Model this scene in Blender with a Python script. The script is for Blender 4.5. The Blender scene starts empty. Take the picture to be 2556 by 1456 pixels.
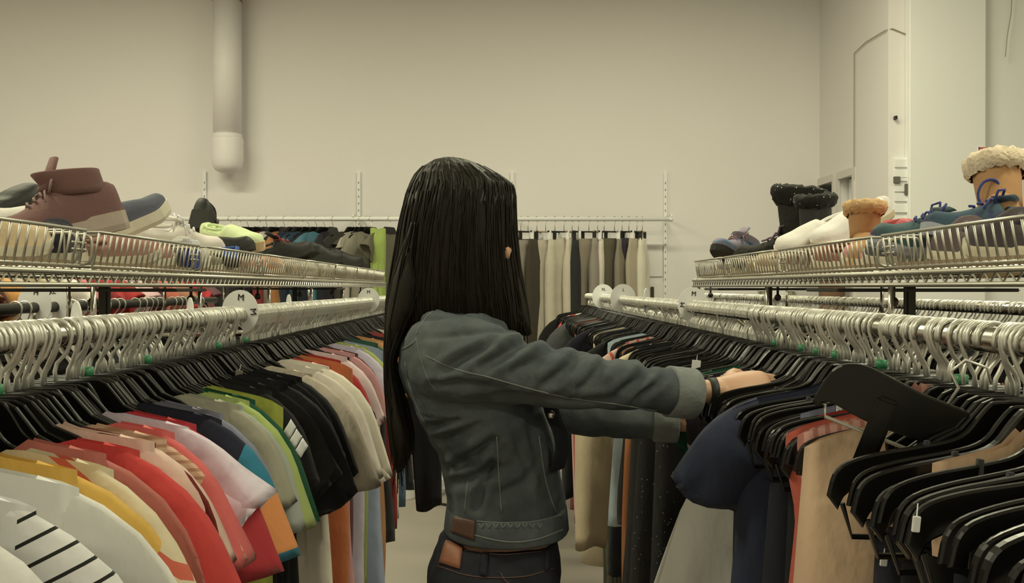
import bpy, bmesh, math, random
from mathutils import Vector, Matrix, Euler, noise
from mathutils.bvhtree import BVHTree

R = math.radians
scene = bpy.context.scene
COL = scene.collection

# ------------------------------------------------------------------ camera
CAM_Z = 1.45
FPX = 2300.0
VX, VY = 1258.0, 718.0           # vanishing point of the aisle in the 2556 x 1456 frame
cam_data = bpy.data.cameras.new('camera')
cam_data.sensor_width = 36.0
cam_data.lens = 36.0 * FPX / 2556.0
cam_data.clip_start = 0.05
cam = bpy.data.objects.new('camera', cam_data)
COL.objects.link(cam)
cam.location = (0, 0, CAM_Z)
cam.rotation_euler = (R(90) - math.atan((728 - VY) / FPX), 0, -math.atan((1278 - VX) / FPX))
scene.camera = cam

# ------------------------------------------------------------------ world, exposure
world = bpy.data.worlds.new('world')
scene.world = world
world.use_nodes = True
world.node_tree.nodes['Background'].inputs[0].default_value = (0.05, 0.045, 0.035, 1)
world.node_tree.nodes['Background'].inputs[1].default_value = 0.3
vs = scene.view_settings
vs.view_transform = 'Standard'
vs.look = 'None'
vs.exposure = 0.22
vs.gamma = 1.0
vs.use_curve_mapping = False

# ceiling lamps: (x, y) centres of the suspended strip fixtures; the builder is further down
LAMP_Z = 3.72
LAMPS = [(-2.3, -1.9, 34), (2.2, -1.9, 34), (-2.3, 1.2, 46), (2.2, 1.2, 46), (-2.6, 4.2, 56), (0.9, 4.2, 56)]   # x, y, watts
LAMP_TINT = (1.0, 0.965, 0.67)


def W(px, py, y):
    """world point that shows at pixel (px, py) when it stands y metres down the aisle"""
    return Vector(((px - VX) * y / FPX, y, CAM_Z - (py - VY) * y / FPX))


# ------------------------------------------------------------------ colours and materials
def s2l(c):
    c /= 255.0
    return c / 12.92 if c <= 0.04045 else ((c + 0.055) / 1.055) ** 2.4


def C(r, g, b, k=1.0):
    """surface colour from a colour seen under the warm lamps"""
    c = [s2l(v) * m * k * 0.92 for v, m in zip((r, g, b), (1.42, 1.52, 2.20))]
    g_ = sum(c) / 3
    return tuple(min(0.86, max(0.004, v * 0.84 + g_ * 0.16)) for v in c)


def nodes_of(name):
    m = bpy.data.materials.new(name)
    m.use_nodes = True
    return m, m.node_tree.nodes, m.node_tree.links, m.node_tree.nodes['Principled BSDF']


def mat_plain(name, col, rough=0.5, metal=0.0, var=0.10, scale=6.0, bump=0.0, bscale=60.0, spec=0.5):
    m, n, l, b = nodes_of(name)
    b.inputs['Roughness'].default_value = rough
    b.inputs['Metallic'].default_value = metal
    b.inputs['Specular IOR Level'].default_value = spec
    tc = n.new('ShaderNodeTexCoord')
    nz = n.new('ShaderNodeTexNoise')
    nz.inputs['Scale'].default_value = scale
    nz.inputs['Detail'].default_value = 4
    l.new(tc.outputs['Object'], nz.inputs['Vector'])
    mx = n.new('ShaderNodeMix')
    mx.data_type = 'RGBA'
    mx.inputs['A'].default_value = (*[c * (1 - var) for c in col], 1)
    mx.inputs['B'].default_value = (*[min(1, c * (1 + var)) for c in col], 1)
    l.new(nz.outputs['Fac'], mx.inputs['Factor'])
    l.new(mx.outputs['Result'], b.inputs['Base Color'])
    if bump:
        n2 = n.new('ShaderNodeTexNoise')
        n2.inputs['Scale'].default_value = bscale
        n2.inputs['Detail'].default_value = 3
        l.new(tc.outputs['Object'], n2.inputs['Vector'])
        bp = n.new('ShaderNodeBump')
        bp.inputs['Strength'].default_value = bump
        bp.inputs['Distance'].default_value = 0.01
        l.new(n2.outputs['Fac'], bp.inputs['Height'])
        l.new(bp.outputs['Normal'], b.inputs['Normal'])
    return m


def math_node(n, l, op, a, b=None, c=None):
    q = n.new('ShaderNodeMath')
    q.operation = op
    for i, v in enumerate((a, b, c)):
        if v is None:
            continue
        if isinstance(v, (int, float)):
            q.inputs[i].default_value = v
        else:
            l.new(v, q.inputs[i])
    return q.outputs[0]


def mix_col(n, l, fac, a, b):
    q = n.new('ShaderNodeMix')
    q.data_type = 'RGBA'
    l.new(fac, q.inputs['Factor'])
    for s, v in (('A', a), ('B', b)):
        if isinstance(v, tuple):
            q.inputs[s].default_value = (*v[:3], 1)
        else:
            l.new(v, q.inputs[s])
    return q.outputs['Result']


_cloth = {}


def mat_cloth(col, pattern=None, col2=(0.05, 0.05, 0.05), freq=30.0, duty=0.3, col3=None, rough=0.92):
    key = (col, pattern, col2, freq, duty, col3)
    if key in _cloth:
        return _cloth[key]
    m, n, l, b = nodes_of('cloth')
    b.inputs['Roughness'].default_value = rough
    b.inputs['Specular IOR Level'].default_value = 0.25
    b.inputs['Sheen Weight'].default_value = 0.08
    tc = n.new('ShaderNodeTexCoord')
    vec = tc.outputs['Object']
    sep = n.new('ShaderNodeSeparateXYZ')
    l.new(vec, sep.inputs[0])
    nz = n.new('ShaderNodeTexNoise')
    nz.inputs['Scale'].default_value = 9.0
    nz.inputs['Detail'].default_value = 5
    l.new(vec, nz.inputs['Vector'])
    base = mix_col(n, l, nz.outputs['Fac'], tuple(c * 0.88 for c in col), tuple(min(1, c * 1.12) for c in col))
    if pattern in ('hstripe', 'vstripe', 'dstripe'):
        if pattern == 'hstripe':
            s = sep.outputs['Z']
        elif pattern == 'vstripe':
            s = math_node(n, l, 'ADD', sep.outputs['X'], sep.outputs['Y'])
        else:
            s = math_node(n, l, 'ADD', sep.outputs['Z'], math_node(n, l, 'MULTIPLY', math_node(n, l, 'ABSOLUTE', sep.outputs['X']), 0.8))
        f = math_node(n, l, 'FRACT', math_node(n, l, 'MULTIPLY', s, freq))
        base = mix_col(n, l, math_node(n, l, 'LESS_THAN', f, duty), base, col2)
    elif pattern == 'sleeve_dash':    # thin dashes square to the sleeve, only past the shoulder
        ax = math_node(n, l, 'ABSOLUTE', sep.outputs['X'])
        s = math_node(n, l, 'SUBTRACT', sep.outputs['Z'], math_node(n, l, 'MULTIPLY', ax, 0.5))
        f = math_node(n, l, 'LESS_THAN', math_node(n, l, 'FRACT', math_node(n, l, 'MULTIPLY', s, freq)), duty)
        base = mix_col(n, l, math_node(n, l, 'MULTIPLY', f, math_node(n, l, 'GREATER_THAN', ax, 0.175)), base, col2)
    elif pattern == 'dots':
        v = n.new('ShaderNodeTexVoronoi')
        v.inputs['Scale'].default_value = freq
        l.new(vec, v.inputs['Vector'])
        base = mix_col(n, l, math_node(n, l, 'LESS_THAN', v.outputs['Distance'], duty), base, col2)
    elif pattern == 'floral':
        v = n.new('ShaderNodeTexNoise')
        v.inputs['Scale'].default_value = freq
        v.inputs['Detail'].default_value = 2
        v.inputs['Distortion'].default_value = 1.5
        l.new(vec, v.inputs['Vector'])
        base = mix_col(n, l, math_node(n, l, 'GREATER_THAN', v.outputs['Fac'], 1 - duty), base, col2)
        if col3:
            base = mix_col(n, l, math_node(n, l, 'LESS_THAN', v.outputs['Fac'], duty * 0.8), base, col3)
    elif pattern == 'plaid':
        f1 = math_node(n, l, 'LESS_THAN', math_node(n, l, 'FRACT', math_node(n, l, 'MULTIPLY', sep.outputs['Z'], freq)), duty)
        f2 = math_node(n, l, 'LESS_THAN', math_node(n, l, 'FRACT', math_node(n, l, 'MULTIPLY', sep.outputs['X'], freq)), duty)
        base = mix_col(n, l, math_node(n, l, 'MULTIPLY', math_node(n, l, 'ADD', f1, f2), 0.5), base, col2)
    elif pattern == 'block':          # coloured sleeve ends: col2 band, col3 band, col2 band beyond the shoulder
        ax = math_node(n, l, 'ABSOLUTE', sep.outputs['X'])
        out = math_node(n, l, 'GREATER_THAN', math_node(n, l, 'SUBTRACT', ax, math_node(n, l, 'MULTIPLY', sep.outputs['Z'], 0.30)), duty)
        band = math_node(n, l, 'MULTIPLY', math_node(n, l, 'LESS_THAN', sep.outputs['Z'], -0.205),
                         math_node(n, l, 'GREATER_THAN', sep.outputs['Z'], -0.275))
        sl = mix_col(n, l, band, col2, col3)
        base = mix_col(n, l, out, base, sl)
    l.new(base, b.inputs['Base Color'])
    # weave and soft creases
    wv = n.new('ShaderNodeTexNoise')
    wv.inputs['Scale'].default_value = 14.0
    wv.inputs['Detail'].default_value = 4
    mp = n.new('ShaderNodeMapping')
    mp.inputs['Scale'].default_value = (1.3, 1.3, 0.7)
    l.new(vec, mp.inputs['Vector'])
    l.new(mp.outputs['Vector'], wv.inputs['Vector'])
    bp = n.new('ShaderNodeBump')
    bp.inputs['Strength'].default_value = 0.4
    bp.inputs['Distance'].default_value = 0.02
    l.new(wv.outputs['Fac'], bp.inputs['Height'])
    l.new(bp.outputs['Normal'], b.inputs['Normal'])
    _cloth[key] = m
    return m


M = {}
M['wall'] = mat_plain('wall_paint', C(206, 196, 166, 1.0), 0.75, var=0.03, scale=1.2, bump=0.08, bscale=40)
M['wall_white'] = mat_plain('white_wall_paint', C(214, 208, 184, 1.2), 0.7, var=0.02, scale=1.5)
M['floor'] = mat_plain('concrete_floor', C(150, 138, 108), 0.55, var=0.14, scale=2.5, bump=0.05, bscale=25)
M['ceiling'] = mat_plain('ceiling_paint', (0.6, 0.58, 0.5), 0.9, var=0.05)
M['trim'] = mat_plain('painted_trim', C(190, 180, 150), 0.6, var=0.04)
M['duct'] = mat_plain('duct_paint', C(206, 196, 168), 0.5, var=0.03)
M['rust'] = mat_plain('rusty_collar', C(140, 90, 65), 0.6, var=0.2, scale=30)
M['chrome'] = mat_plain('chrome', (0.62, 0.60, 0.55), 0.22, 1.0, var=0.04)
M['zinc'] = mat_plain('zinc_wire', (0.56, 0.54, 0.48), 0.42, 0.85, var=0.10, scale=20)
M['hook'] = mat_plain('hook_wire', (0.74, 0.73, 0.68), 0.36, 0.6, var=0.06, scale=30)
M['plastic'] = mat_plain('black_plastic', (0.005, 0.005, 0.0046), 0.25, var=0.2, scale=12, spec=0.45)
M['matte'] = mat_plain('matte_black_plastic', (0.005, 0.005, 0.0046), 0.36, var=0.2, scale=12, spec=0.28)
M['dark_metal'] = mat_plain('dark_steel', (0.05, 0.048, 0.042), 0.45, 0.6)
M['white_plastic'] = mat_plain('white_plastic', C(212, 208, 190, 1.05), 0.4, var=0.03)
M['ink'] = mat_plain('marker_ink', (0.012, 0.012, 0.012), 0.6)
M['green_tab'] = mat_plain('green_tab', C(38, 118, 62), 0.4, var=0.05)
M['liner'] = mat_plain('cardboard_liner', C(146, 120, 80), 0.8, var=0.12, scale=15)
M['paper'] = mat_plain('paper', C(206, 200, 182), 0.8, var=0.03)
M['skin'] = mat_plain('skin', C(182, 132, 86, 1.0), 0.5, var=0.06, scale=14)
M['lips'] = mat_plain('lips', C(150, 80, 65), 0.45)
M['eye_white'] = mat_plain('eye_white', (0.7, 0.7, 0.66), 0.25)
M['iris'] = mat_plain('iris', (0.03, 0.018, 0.01), 0.2)
M['leather'] = mat_plain('leather_patch', C(135, 78, 42), 0.6, var=0.12, scale=20, bump=0.1)
M['brown_patch'] = mat_plain('brown_patch', C(78, 50, 32), 0.6, var=0.12, scale=20, bump=0.1)
M['red'] = mat_plain('red_print', C(176, 52, 46), 0.6)
M['grey_panel'] = mat_plain('grey_panel', C(92, 88, 66), 0.5)
M['dark_gap'] = mat_plain('dark_recess', (0.10, 0.095, 0.08), 0.8)
M['sole_white'] = mat_plain('rubber_sole', C(196, 184, 140), 0.6, var=0.08, scale=12)


# ------------------------------------------------------------------ mesh helpers
def link(o):
    COL.objects.link(o)
    return o


def tag(o, label=None, cat=None, group=None, kind=None):
    for k, v in (('label', label), ('category', cat), ('group', group), ('kind', kind)):
        if v:
            o[k] = v
    return o


def mesh_obj(name, verts, faces, mat, parent=None, smooth=False, mats=None, fmat=None):
    me = bpy.data.meshes.new(name)
    me.from_pydata([tuple(v) for v in verts], [], faces)
    for mm in (mats or [mat]):
        me.materials.append(mm)
    if fmat:
        me.polygons.foreach_set('material_index', fmat)
    if smooth:
        me.polygons.foreach_set('use_smooth', [True] * len(me.polygons))
    me.update()
    o = bpy.data.objects.new(name, me)
    link(o)
    if parent:
        o.parent = parent
    return o


def empty(name, loc=(0, 0, 0), rot=(0, 0, 0)):
    o = bpy.data.objects.new(name, None)
    o.empty_display_size = 0.05
    link(o)
    o.location = loc
    o.rotation_euler = rot
    return o


class MB:
    """collects shapes into one mesh"""

    def __init__(self):
        self.v, self.f = [], []

    def add(self, verts, faces):
        k = len(self.v)
        self.v += [Vector(p) for p in verts]
        self.f += [tuple(i + k for i in q) for q in faces]
        return self

    def box(self, a, b, bev=0.0):
        x0, y0, z0 = a
        x1, y1, z1 = b
        if not bev:
            v = [(x0, y0, z0), (x1, y0, z0), (x1, y1, z0), (x0, y1, z0), (x0, y0, z1), (x1, y0, z1), (x1, y1, z1), (x0, y1, z1)]
            return self.add(v, [(0, 3, 2, 1), (4, 5, 6, 7), (0, 1, 5, 4), (1, 2, 6, 5), (2, 3, 7, 6), (3, 0, 4, 7)])
        bm = bmesh.new()
        bmesh.ops.create_cube(bm, size=1)
        for p in bm.verts:
            p.co = Vector(((x0 + x1) / 2 + p.co.x * (x1 - x0), (y0 + y1) / 2 + p.co.y * (y1 - y0), (z0 + z1) / 2 + p.co.z * (z1 - z0)))
        bmesh.ops.bevel(bm, geom=bm.edges[:], offset=bev, segments=2, affect='EDGES')
        bm.verts.index_update()
        self.add([p.co.copy() for p in bm.verts], [tuple(q.index for q in f.verts) for f in bm.faces])
        bm.free()
        return self

    def tube(self, pts, r, n=6, cap=True, closed=False):
        pts = [Vector(p) for p in pts]
        rr = r if isinstance(r, (list, tuple)) else [r] * len(pts)
        m = len(pts)
        k = len(self.v)
        up = None
        for i, p in enumerate(pts):
            if closed:
                t = pts[(i + 1) % m] - pts[i - 1]
            else:
                t = pts[min(i + 1, m - 1)] - pts[max(i - 1, 0)]
            if t.length < 1e-9:
                t = Vector((0, 0, 1))
            t.normalize()
            if up is None:
                up = Vector((0, 0, 1)) if abs(t.z) < 0.9 else Vector((1, 0, 0))
            s = t.cross(up)
            if s.length < 1e-6:
                s = t.orthogonal()
            s.normalize()
            up = s.cross(t).normalized()
            for j in range(n):
                a = 2 * math.pi * j / n
                self.v.append(p + (s * math.cos(a) + up * math.sin(a)) * rr[i])
        for i in range(m if closed else m - 1):
            i2 = (i + 1) % m
            for j in range(n):
                j2 = (j + 1) % n
                self.f.append((k + i * n + j, k + i * n + j2, k + i2 * n + j2, k + i2 * n + j))
        if cap and not closed:
            self.f.append(tuple(k + j for j in range(n))[::-1])
            self.f.append(tuple(k + (m - 1) * n + j for j in range(n)))
        return self

    def loft(self, rings, cap0=True, cap1=True, closed=True):
        k = len(self.v)
        n = len(rings[0])
        for rg in rings:
            self.v += [Vector(p) for p in rg]
        for i in range(len(rings) - 1):
            for j in range(n if closed else n - 1):
                j2 = (j + 1) % n
                self.f.append((k + i * n + j, k + i * n + j2, k + (i + 1) * n + j2, k + (i + 1) * n + j))
        if cap0:
            self.f.append(tuple(k + j for j in range(n))[::-1])
        if cap1:
            q = k + (len(rings) - 1) * n
            self.f.append(tuple(q + j for j in range(n)))
        return self

    def ball(self, c, r, nu=14, nv=8, rot=None):
        c = Vector(c)
        r = Vector(r) if not isinstance(r, (int, float)) else Vector((r, r, r))
        k = len(self.v)
        pts = []
        for i in range(nv + 1):
            th = math.pi * i / nv
            for j in range(nu):
                ph = 2 * math.pi * j / nu
                p = Vector((r.x * math.sin(th) * math.cos(ph), r.y * math.sin(th) * math.sin(ph), r.z * math.cos(th)))
                if rot:
                    p = rot @ p
                pts.append(c + p)
        self.v += pts
        for i in range(nv):
            for j in range(nu):
                j2 = (j + 1) % nu
                self.f.append((k + i * nu + j, k + (i + 1) * nu + j, k + (i + 1) * nu + j2, k + i * nu + j2))
        return self

    def plate(self, outline, t, axis='y'):
        """extrude a closed outline of (u, v) by thickness t; u -> x, v -> z"""
        n = len(outline)
        k = len(self.v)
        for s in (-t / 2, t / 2):
            for u, v in outline:
                self.v.append(Vector((u, s, v)))
        self.f.append(tuple(k + i for i in range(n)))
        self.f.append(tuple(k + n + i for i in range(n))[::-1])
        for i in range(n):
            j = (i + 1) % n
            self.f.append((k + i, k + n + i, k + n + j, k + j))
        return self

    def build(self, name, mat, parent=None, smooth=False):
        return mesh_obj(name, self.v, self.f, mat, parent, smooth)


def ell(c, u, v, ru, rv, n=20, p=1.0):
    c, u, v = Vector(c), Vector(u), Vector(v)
    out = []
    for j in range(n):
        a = 2 * math.pi * j / n
        ca, sa = math.cos(a), math.sin(a)
        ca = math.copysign(abs(ca) ** p, ca)
        sa = math.copysign(abs(sa) ** p, sa)
        out.append(c + u * (ru * ca) + v * (rv * sa))
    return out


def interp(tab, x):
    if x <= tab[0][0]:
        return tab[0][1]
    for (a, p), (b, q) in zip(tab, tab[1:]):
        if x <= b:
            return p + (q - p) * (x - a) / (b - a)
    return tab[-1][1]


def smooth_pts(pts, n):
    """Catmull-Rom through points"""
    pts = [Vector(p) for p in pts]
    out = []
    P = [pts[0] * 2 - pts[1]] + pts + [pts[-1] * 2 - pts[-2]]
    for i in range(1, len(P) - 2):
        for k in range(n):
            t = k / n
            a, b, c, d = P[i - 1], P[i], P[i + 1], P[i + 2]
            out.append(0.5 * ((2 * b) + (c - a) * t + (2 * a - 5 * b + 4 * c - d) * t * t + (3 * b - a - 3 * c + d) * t ** 3))
    out.append(pts[-1])
    return out


def sstep(x, a=0.0, b=1.0):
    t = min(1, max(0, (x - a) / (b - a)))
    return t * t * (3 - 2 * t)


# ================================================================== the room
WALL_Y = 6.70


def struct(name, mb, mat, parent=None, smooth=False):
    o = mb.build(name, mat, parent, smooth)
    if parent is None:
        o['kind'] = 'structure'
    return o


struct('floor', MB().box((-5.2, -4.2, -0.1), (5.2, 6.9, 0)), M['floor'])
struct('ceiling', MB().box((-5.2, -4.2, 4.3), (5.2, 6.9, 4.4)), M['ceiling'])
struct('wall_back', MB().box((-5.2, WALL_Y, 0), (2.3, 6.9, 4.3)), M['wall'])
struct('wall_left', MB().box((-5.2, -4.2, 0), (-5.0, WALL_Y, 4.3)), M['wall'])
struct('wall_front', MB().box((-5.0, -4.2, 0), (5.0, -4.0, 4.3)), M['wall'])
struct('wall_right', MB().box((5.0, -4.2, 0), (5.2, 5.5, 4.3)), M['wall_white'])
# the stretch of wall that steps forward at the right of the back wall, with two door openings
wr = struct('wall_recess', MB().box((2.3, 5.5, 2.2), (2.5, 6.9, 4.3)).box((2.3, 5.5, 0), (2.5, 6.03, 2.2)).box((2.3, 6.30, 0), (2.5, 6.40, 2.2)), M['wall'])
struct('wall_side', MB().box((2.5, 5.5, 0), (5.2, 5.7, 4.3)), M['wall_white'])
struct('trim_1', MB().box((2.40, 5.44, 0), (2.86, 5.5, 4.3), 0.008), M['wall_white'])      # flat pilaster on the side wall
struct('baseboard_back', MB().box((-5.0, WALL_Y - 0.015, 0), (2.3, WALL_Y, 0.11), 0.004), M['trim'])
d1 = struct('door_1', MB().box((2.44, 6.41, 0), (2.48, 6.69, 2.19)), M['dark_gap'])
MB().box((2.285, 6.38, 0), (2.30, 6.41, 2.19)).box((2.284, 6.38, 2.19), (2.30, 6.70, 2.24)).build('door_frame', M['trim'], d1)
MB().box((2.40, 6.44, 1.99), (2.44, 6.60, 2.08), 0.004).build('door_closer', M['dark_metal'], d1)
d2 = struct('door_2', MB().box((2.36, 6.04, 0), (2.40, 6.29, 2.19)), M['wall_white'])
MB().box((2.285, 6.01, 0), (2.30, 6.04, 2.19)).box((2.285, 6.29, 0), (2.30, 6.32, 2.19)).box((2.284, 6.01, 2.19), (2.30, 6.32, 2.24)).build('door_frame', M['trim'], d2)
MB().tube([(2.34, 6.26, 1.0), (2.31, 6.26, 1.0), (2.31, 6.20, 1.0)], 0.008, 8).build('door_handle', M['chrome'], d2, True)

# shallow plaster patches low on the back wall
for i, (px, py, w, h) in enumerate([(1630, 650, 0.14, 0.24), (1638, 740, 0.12, 0.20)]):
    p = W(px, py, WALL_Y)
    b = MB().box((p.x - w / 2, WALL_Y - 0.012, p.z - h / 2), (p.x + w / 2, WALL_Y, p.z + h / 2), 0.003).build('wall_plate', M['wall'])
    tag(b, ['upper pale blank cover plate on back wall beside trousers', 'lower pale blank cover plate on back wall beside trousers'][i], 'wall plate')

# suspended strip lamps
for lx, ly, watts in LAMPS:
    root = empty('strip_lamp', (lx, ly, LAMP_Z))
    tag(root, 'suspended white fluorescent strip lamp under the ceiling', 'ceiling lamp', 'ceiling strip lamps')
    MB().loft([[(-0.9, -0.16, 0.0), (0.9, -0.16, 0.0), (0.9, -0.05, 0.09), (-0.9, -0.05, 0.09)],
               [(-0.9, 0.16, 0.0), (0.9, 0.16, 0.0), (0.9, 0.05, 0.09), (-0.9, 0.05, 0.09)]]).build('housing', M['white_plastic'], root)
    for s in (-0.7, 0.7):
        MB().tube([(s, 0, 0.09), (s, 0, 4.3 - LAMP_Z)], 0.004, 6).build('suspension_rod', M['zinc'], root)
    ld = bpy.data.lights.new('lamp_light', 'AREA')
    ld.shape = 'RECTANGLE'
    ld.size, ld.size_y = 1.75, 0.28
    ld.energy = watts
    ld.color = LAMP_TINT
    lo = bpy.data.objects.new('lamp_light', ld)
    link(lo)
    lo.parent = root
    lo.location = (0, 0, -0.012)

# vertical round duct in front of the back wall
dc = W(570, 300, 6.55)
root = empty('duct_pipe', (dc.x, 6.55, 2.26))
tag(root, 'white round vertical duct with rounded bottom cap on back wall', 'duct')
rd = 0.098
MB().tube([(0, 0, 0.27), (0, 0, 1.215)], rd, 28).build('pipe', M['duct'], root, True)
MB().tube([(0, 0, 0.24), (0, 0, 0.275)], rd + 0.004, 28).build('joint_ring', M['duct'], root, True)
cap = [(rd + 0.008, 0.25), (rd + 0.012, 0.23), (rd + 0.012, 0.10), (rd + 0.005, 0.05), (rd - 0.015, 0.02), (rd - 0.05, 0.004), (0.005, 0.0)]
MB().loft([ell((0, 0, z), (1, 0, 0), (0, 1, 0), r, r, 28) for r, z in cap]).build('bottom_cap', M['duct'], root, True)
MB().tube([(0, 0, 1.215), (0, 0, 1.28), (0, 0, 2.04)], rd + 0.004, 28).build('rusty_collar', M['rust'], root, True)

# wires on the right hand wall
wm = mat_plain('wire_grey', C(140, 130, 98), 0.6)
pts = [(2.292, 6.05, 2.24), (2.29, 6.05, 2.9), (2.29, 6.04, 2.99), (2.29, 5.8, 3.06), (2.285, 5.51, 3.005)]
pts = [W(2130, 445, 6.0), W(2134, 420, 6.0), W(2134, 132, 6.0)]
for p in pts:
    p.x = 2.29
    p.y = 2.29 * FPX / (2134 - VX)
zz = lambda py, y: CAM_Z - (py - VY) * y / FPX
cy = 2.29 * FPX / (2134 - VX)
line = [(2.29, cy, zz(450, cy)), (2.29, cy, zz(300, cy)), (2.29, cy, zz(132, cy)), (2.29, 5.82, zz(104, 5.82)), (2.29, 5.52, zz(72, 5.5)),
        (2.32, 5.49, zz(70, 5.49)), (W(2262, 83, 5.49).x, 5.49, zz(83, 5.49)), (W(2293, 68, 5.49).x, 5.49, zz(68, 5.49))]
o = MB().tube(line, 0.0035, 5).build('wall_cable', wm)
tag(o, 'thin grey cable running up the wall and around its corner', 'cable')
o = MB().tube([W(2532, -60, 5.46), W(2528, 30, 5.46), W(2518, 90, 5.46), W(2514, 140, 5.46)], 0.003, 5).build('hanging_cable', wm)
tag(o, 'thin dangling cable at the far right of the side wall', 'cable')

# louvred white cabinet front with dark plates on the side wall
a, b_ = W(2232, 393, 5.49), W(2294, 520, 5.49)
root = empty('wall_cabinet', (a.x, 5.5, b_.z))
tag(root, 'white shallow slatted wall cabinet with two dark plates', 'wall cabinet')
wd, ht = b_.x - a.x, a.z - b_.z
MB().box((0, -0.02, -0.15), (wd, 0, ht), 0.003).build('back_board', M['wall_white'], root)
for py in (395, 422, 440, 456, 480, 508):
    z = zz(py, 5.49) - b_.z
    MB().box((0.003, -0.032, z - 0.055 if py != 440 else z - 0.03), (wd - 0.003, -0.02, z - 0.006), 0.002).build('slat', M['wall_white'], root)
for (x0, y0, x1, y1) in ((2234, 440, 2250, 457), (2262, 458, 2294, 486)):
    p, q = W(x0, y0, 5.46), W(x1, y1, 5.46)
    MB().box((p.x - a.x, -0.045, q.z - b_.z), (q.x - a.x, -0.03, p.z - b_.z), 0.002).build('dark_plate', M['grey_panel'], root)
o = MB().box((W(2236, 0, 5.48).x, 5.47, zz(297, 5.48)), (W(2242, 0, 5.48).x, 5.5, zz(288, 5.48)), 0.002).build('wall_bolt', M['dark_metal'])
tag(o, 'small dark bolt high on the white side wall', 'bolt')

# red bordered notice on the pilaster
root = empty('notice_sign', (W(2472, 390, 5.43).x, 5.44, zz(415, 5.43)))
tag(root, 'small white notice with red border and red triangle on pilaster', 'sign')
hw, hh = 0.058, 0.115
MB().box((-hw, -0.006, 0), (hw, 0, hh)).build('panel', M['paper'], root)
MB().box((-hw, -0.009, 0), (-hw + 0.006, -0.006, hh)).box((hw - 0.006, -0.009, 0), (hw, -0.006, hh)).box((-hw, -0.009, hh - 0.008), (hw, -0.006, hh)).box((-hw, -0.009, 0), (hw, -0.006, 0.006)).build('border', M['red'], root)
MB().add([(-0.035, -0.009, hh - 0.008), (0.035, -0.009, hh - 0.008), (0, -0.009, hh - 0.04), (-0.035, -0.006, hh - 0.008), (0.035, -0.006, hh - 0.008), (0, -0.006, hh - 0.04)],
         [(0, 2, 1), (3, 4, 5), (0, 1, 4, 3), (1, 2, 5, 4), (2, 0, 3, 5)]).build('triangle', M['red'], root)

# ================================================================== hangers
RAIL_X, RAIL_Z, RAIL_R = 0.55, 1.391, 0.015
ARM = [(0.0, -0.057), (0.044, -0.057), (0.054, -0.061), (0.064, -0.073), (0.075, -0.088), (0.090, -0.097), (0.12, -0.104), (0.16, -0.112),
       (0.19, -0.122), (0.203, -0.135), (0.209, -0.158)]
ARM_LOW = [(0.199, -0.160), (0.193, -0.146), (0.18, -0.137), (0.15, -0.130), (0.11, -0.124), (0.07, -0.118), (0.0, -0.108)]



def smooth_poly(pts, n):
    return [(q.x, q.y) for q in smooth_pts([Vector((u, v, 0)) for u, v in pts], n)]


ARM = smooth_poly(ARM, 3)
ARM_LOW = smooth_poly(ARM_LOW, 2)


def bevel_plate(outline, t, bev):
    bm = bmesh.new()
    vs_ = [bm.verts.new((u, -t / 2, v)) for u, v in outline]
    f = bm.faces.new(vs_)
    ex = bmesh.ops.extrude_face_region(bm, geom=[f])
    bmesh.ops.translate(bm, vec=(0, t, 0), verts=[e for e in ex['geom'] if isinstance(e, bmesh.types.BMVert)])
    bmesh.ops.recalc_face_normals(bm, faces=bm.faces[:])
    ed = [e for e in bm.edges if abs(e.verts[0].co.y - e.verts[1].co.y) < 1e-6]
    if bev:
        bmesh.ops.bevel(bm, geom=ed, offset=bev, segments=1, affect='EDGES')
    bm.verts.index_update()
    r = ([p.co.copy() for p in bm.verts], [tuple(q.index for q in f.verts) for f in bm.faces])
    bm.free()
    return r


def hanger_outline(k=1.0, low=0.0):
    top = [(u * k, v) for u, v in ARM]
    bot = [(u * k, v - low) for u, v in ARM_LOW]
    right = top + bot
    left = [(-u, v) for u, v in right[1:-1]][::-1]
    return right + left


def hook_tube(seed=0):
    rr = random.Random(seed)
    r = 0.0192
    pts = []
    for i in range(11):
        a = R(205 - i * 22.5)
        pts.append((r * math.cos(a), 0, 0.0005 + r * math.sin(a)))
    sx = rr.uniform(-0.004, 0.004)
    pts += [(0.013, 0, -0.021), (0.004 + sx, 0, -0.034), (sx * 0.5, 0, -0.044), (0, 0, -0.062)]
    return MB().tube(pts, 0.0026, 6)


def solid_hanger(kind):
    m = MB()
    if kind == 'fitted':
        m.add(*bevel_plate(hanger_outline(0.80), 0.006, 0.0014))
    elif kind == 'full':
        m.add(*bevel_plate(hanger_outline(1.0), 0.007, 0.0018))
    elif kind == 'wide':
        m.add(*bevel_plate(hanger_outline(1.03, 0.012), 0.009, 0.002))
        m.tube([(-0.20, 0, -0.165), (-0.19, 0, -0.20), (0.19, 0, -0.20), (0.20, 0, -0.165)], 0.003, 6)
    elif kind == 'small':
        o = [(0.0, -0.057), (0.042, -0.057), (0.053, -0.062), (0.064, -0.075), (0.076, -0.089), (0.10, -0.101), (0.118, -0.114), (0.116, -0.128),
             (0.08, -0.124), (0.05, -0.118), (0, -0.112)]
        m.add(*bevel_plate(o + [(-u, v) for u, v in o[1:-1]][::-1], 0.006, 0.0014))
    return m


_hang = {}


def hanger_meshes(kind):
    if kind not in _hang:
        mb = solid_hanger(kind)
        o = mb.build('hanger_body_source', M['matte'] if kind in ('small', 'fitted') else M['plastic'])
        hooks = []
        for s in range(4):
            h = hook_tube(s).build('hook_source', M['hook'], None, True)
            hooks.append(h.data)
            bpy.data.objects.remove(h)
        _hang[kind] = (o.data, hooks)
        bpy.data.objects.remove(o)
    return _hang[kind]


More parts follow.
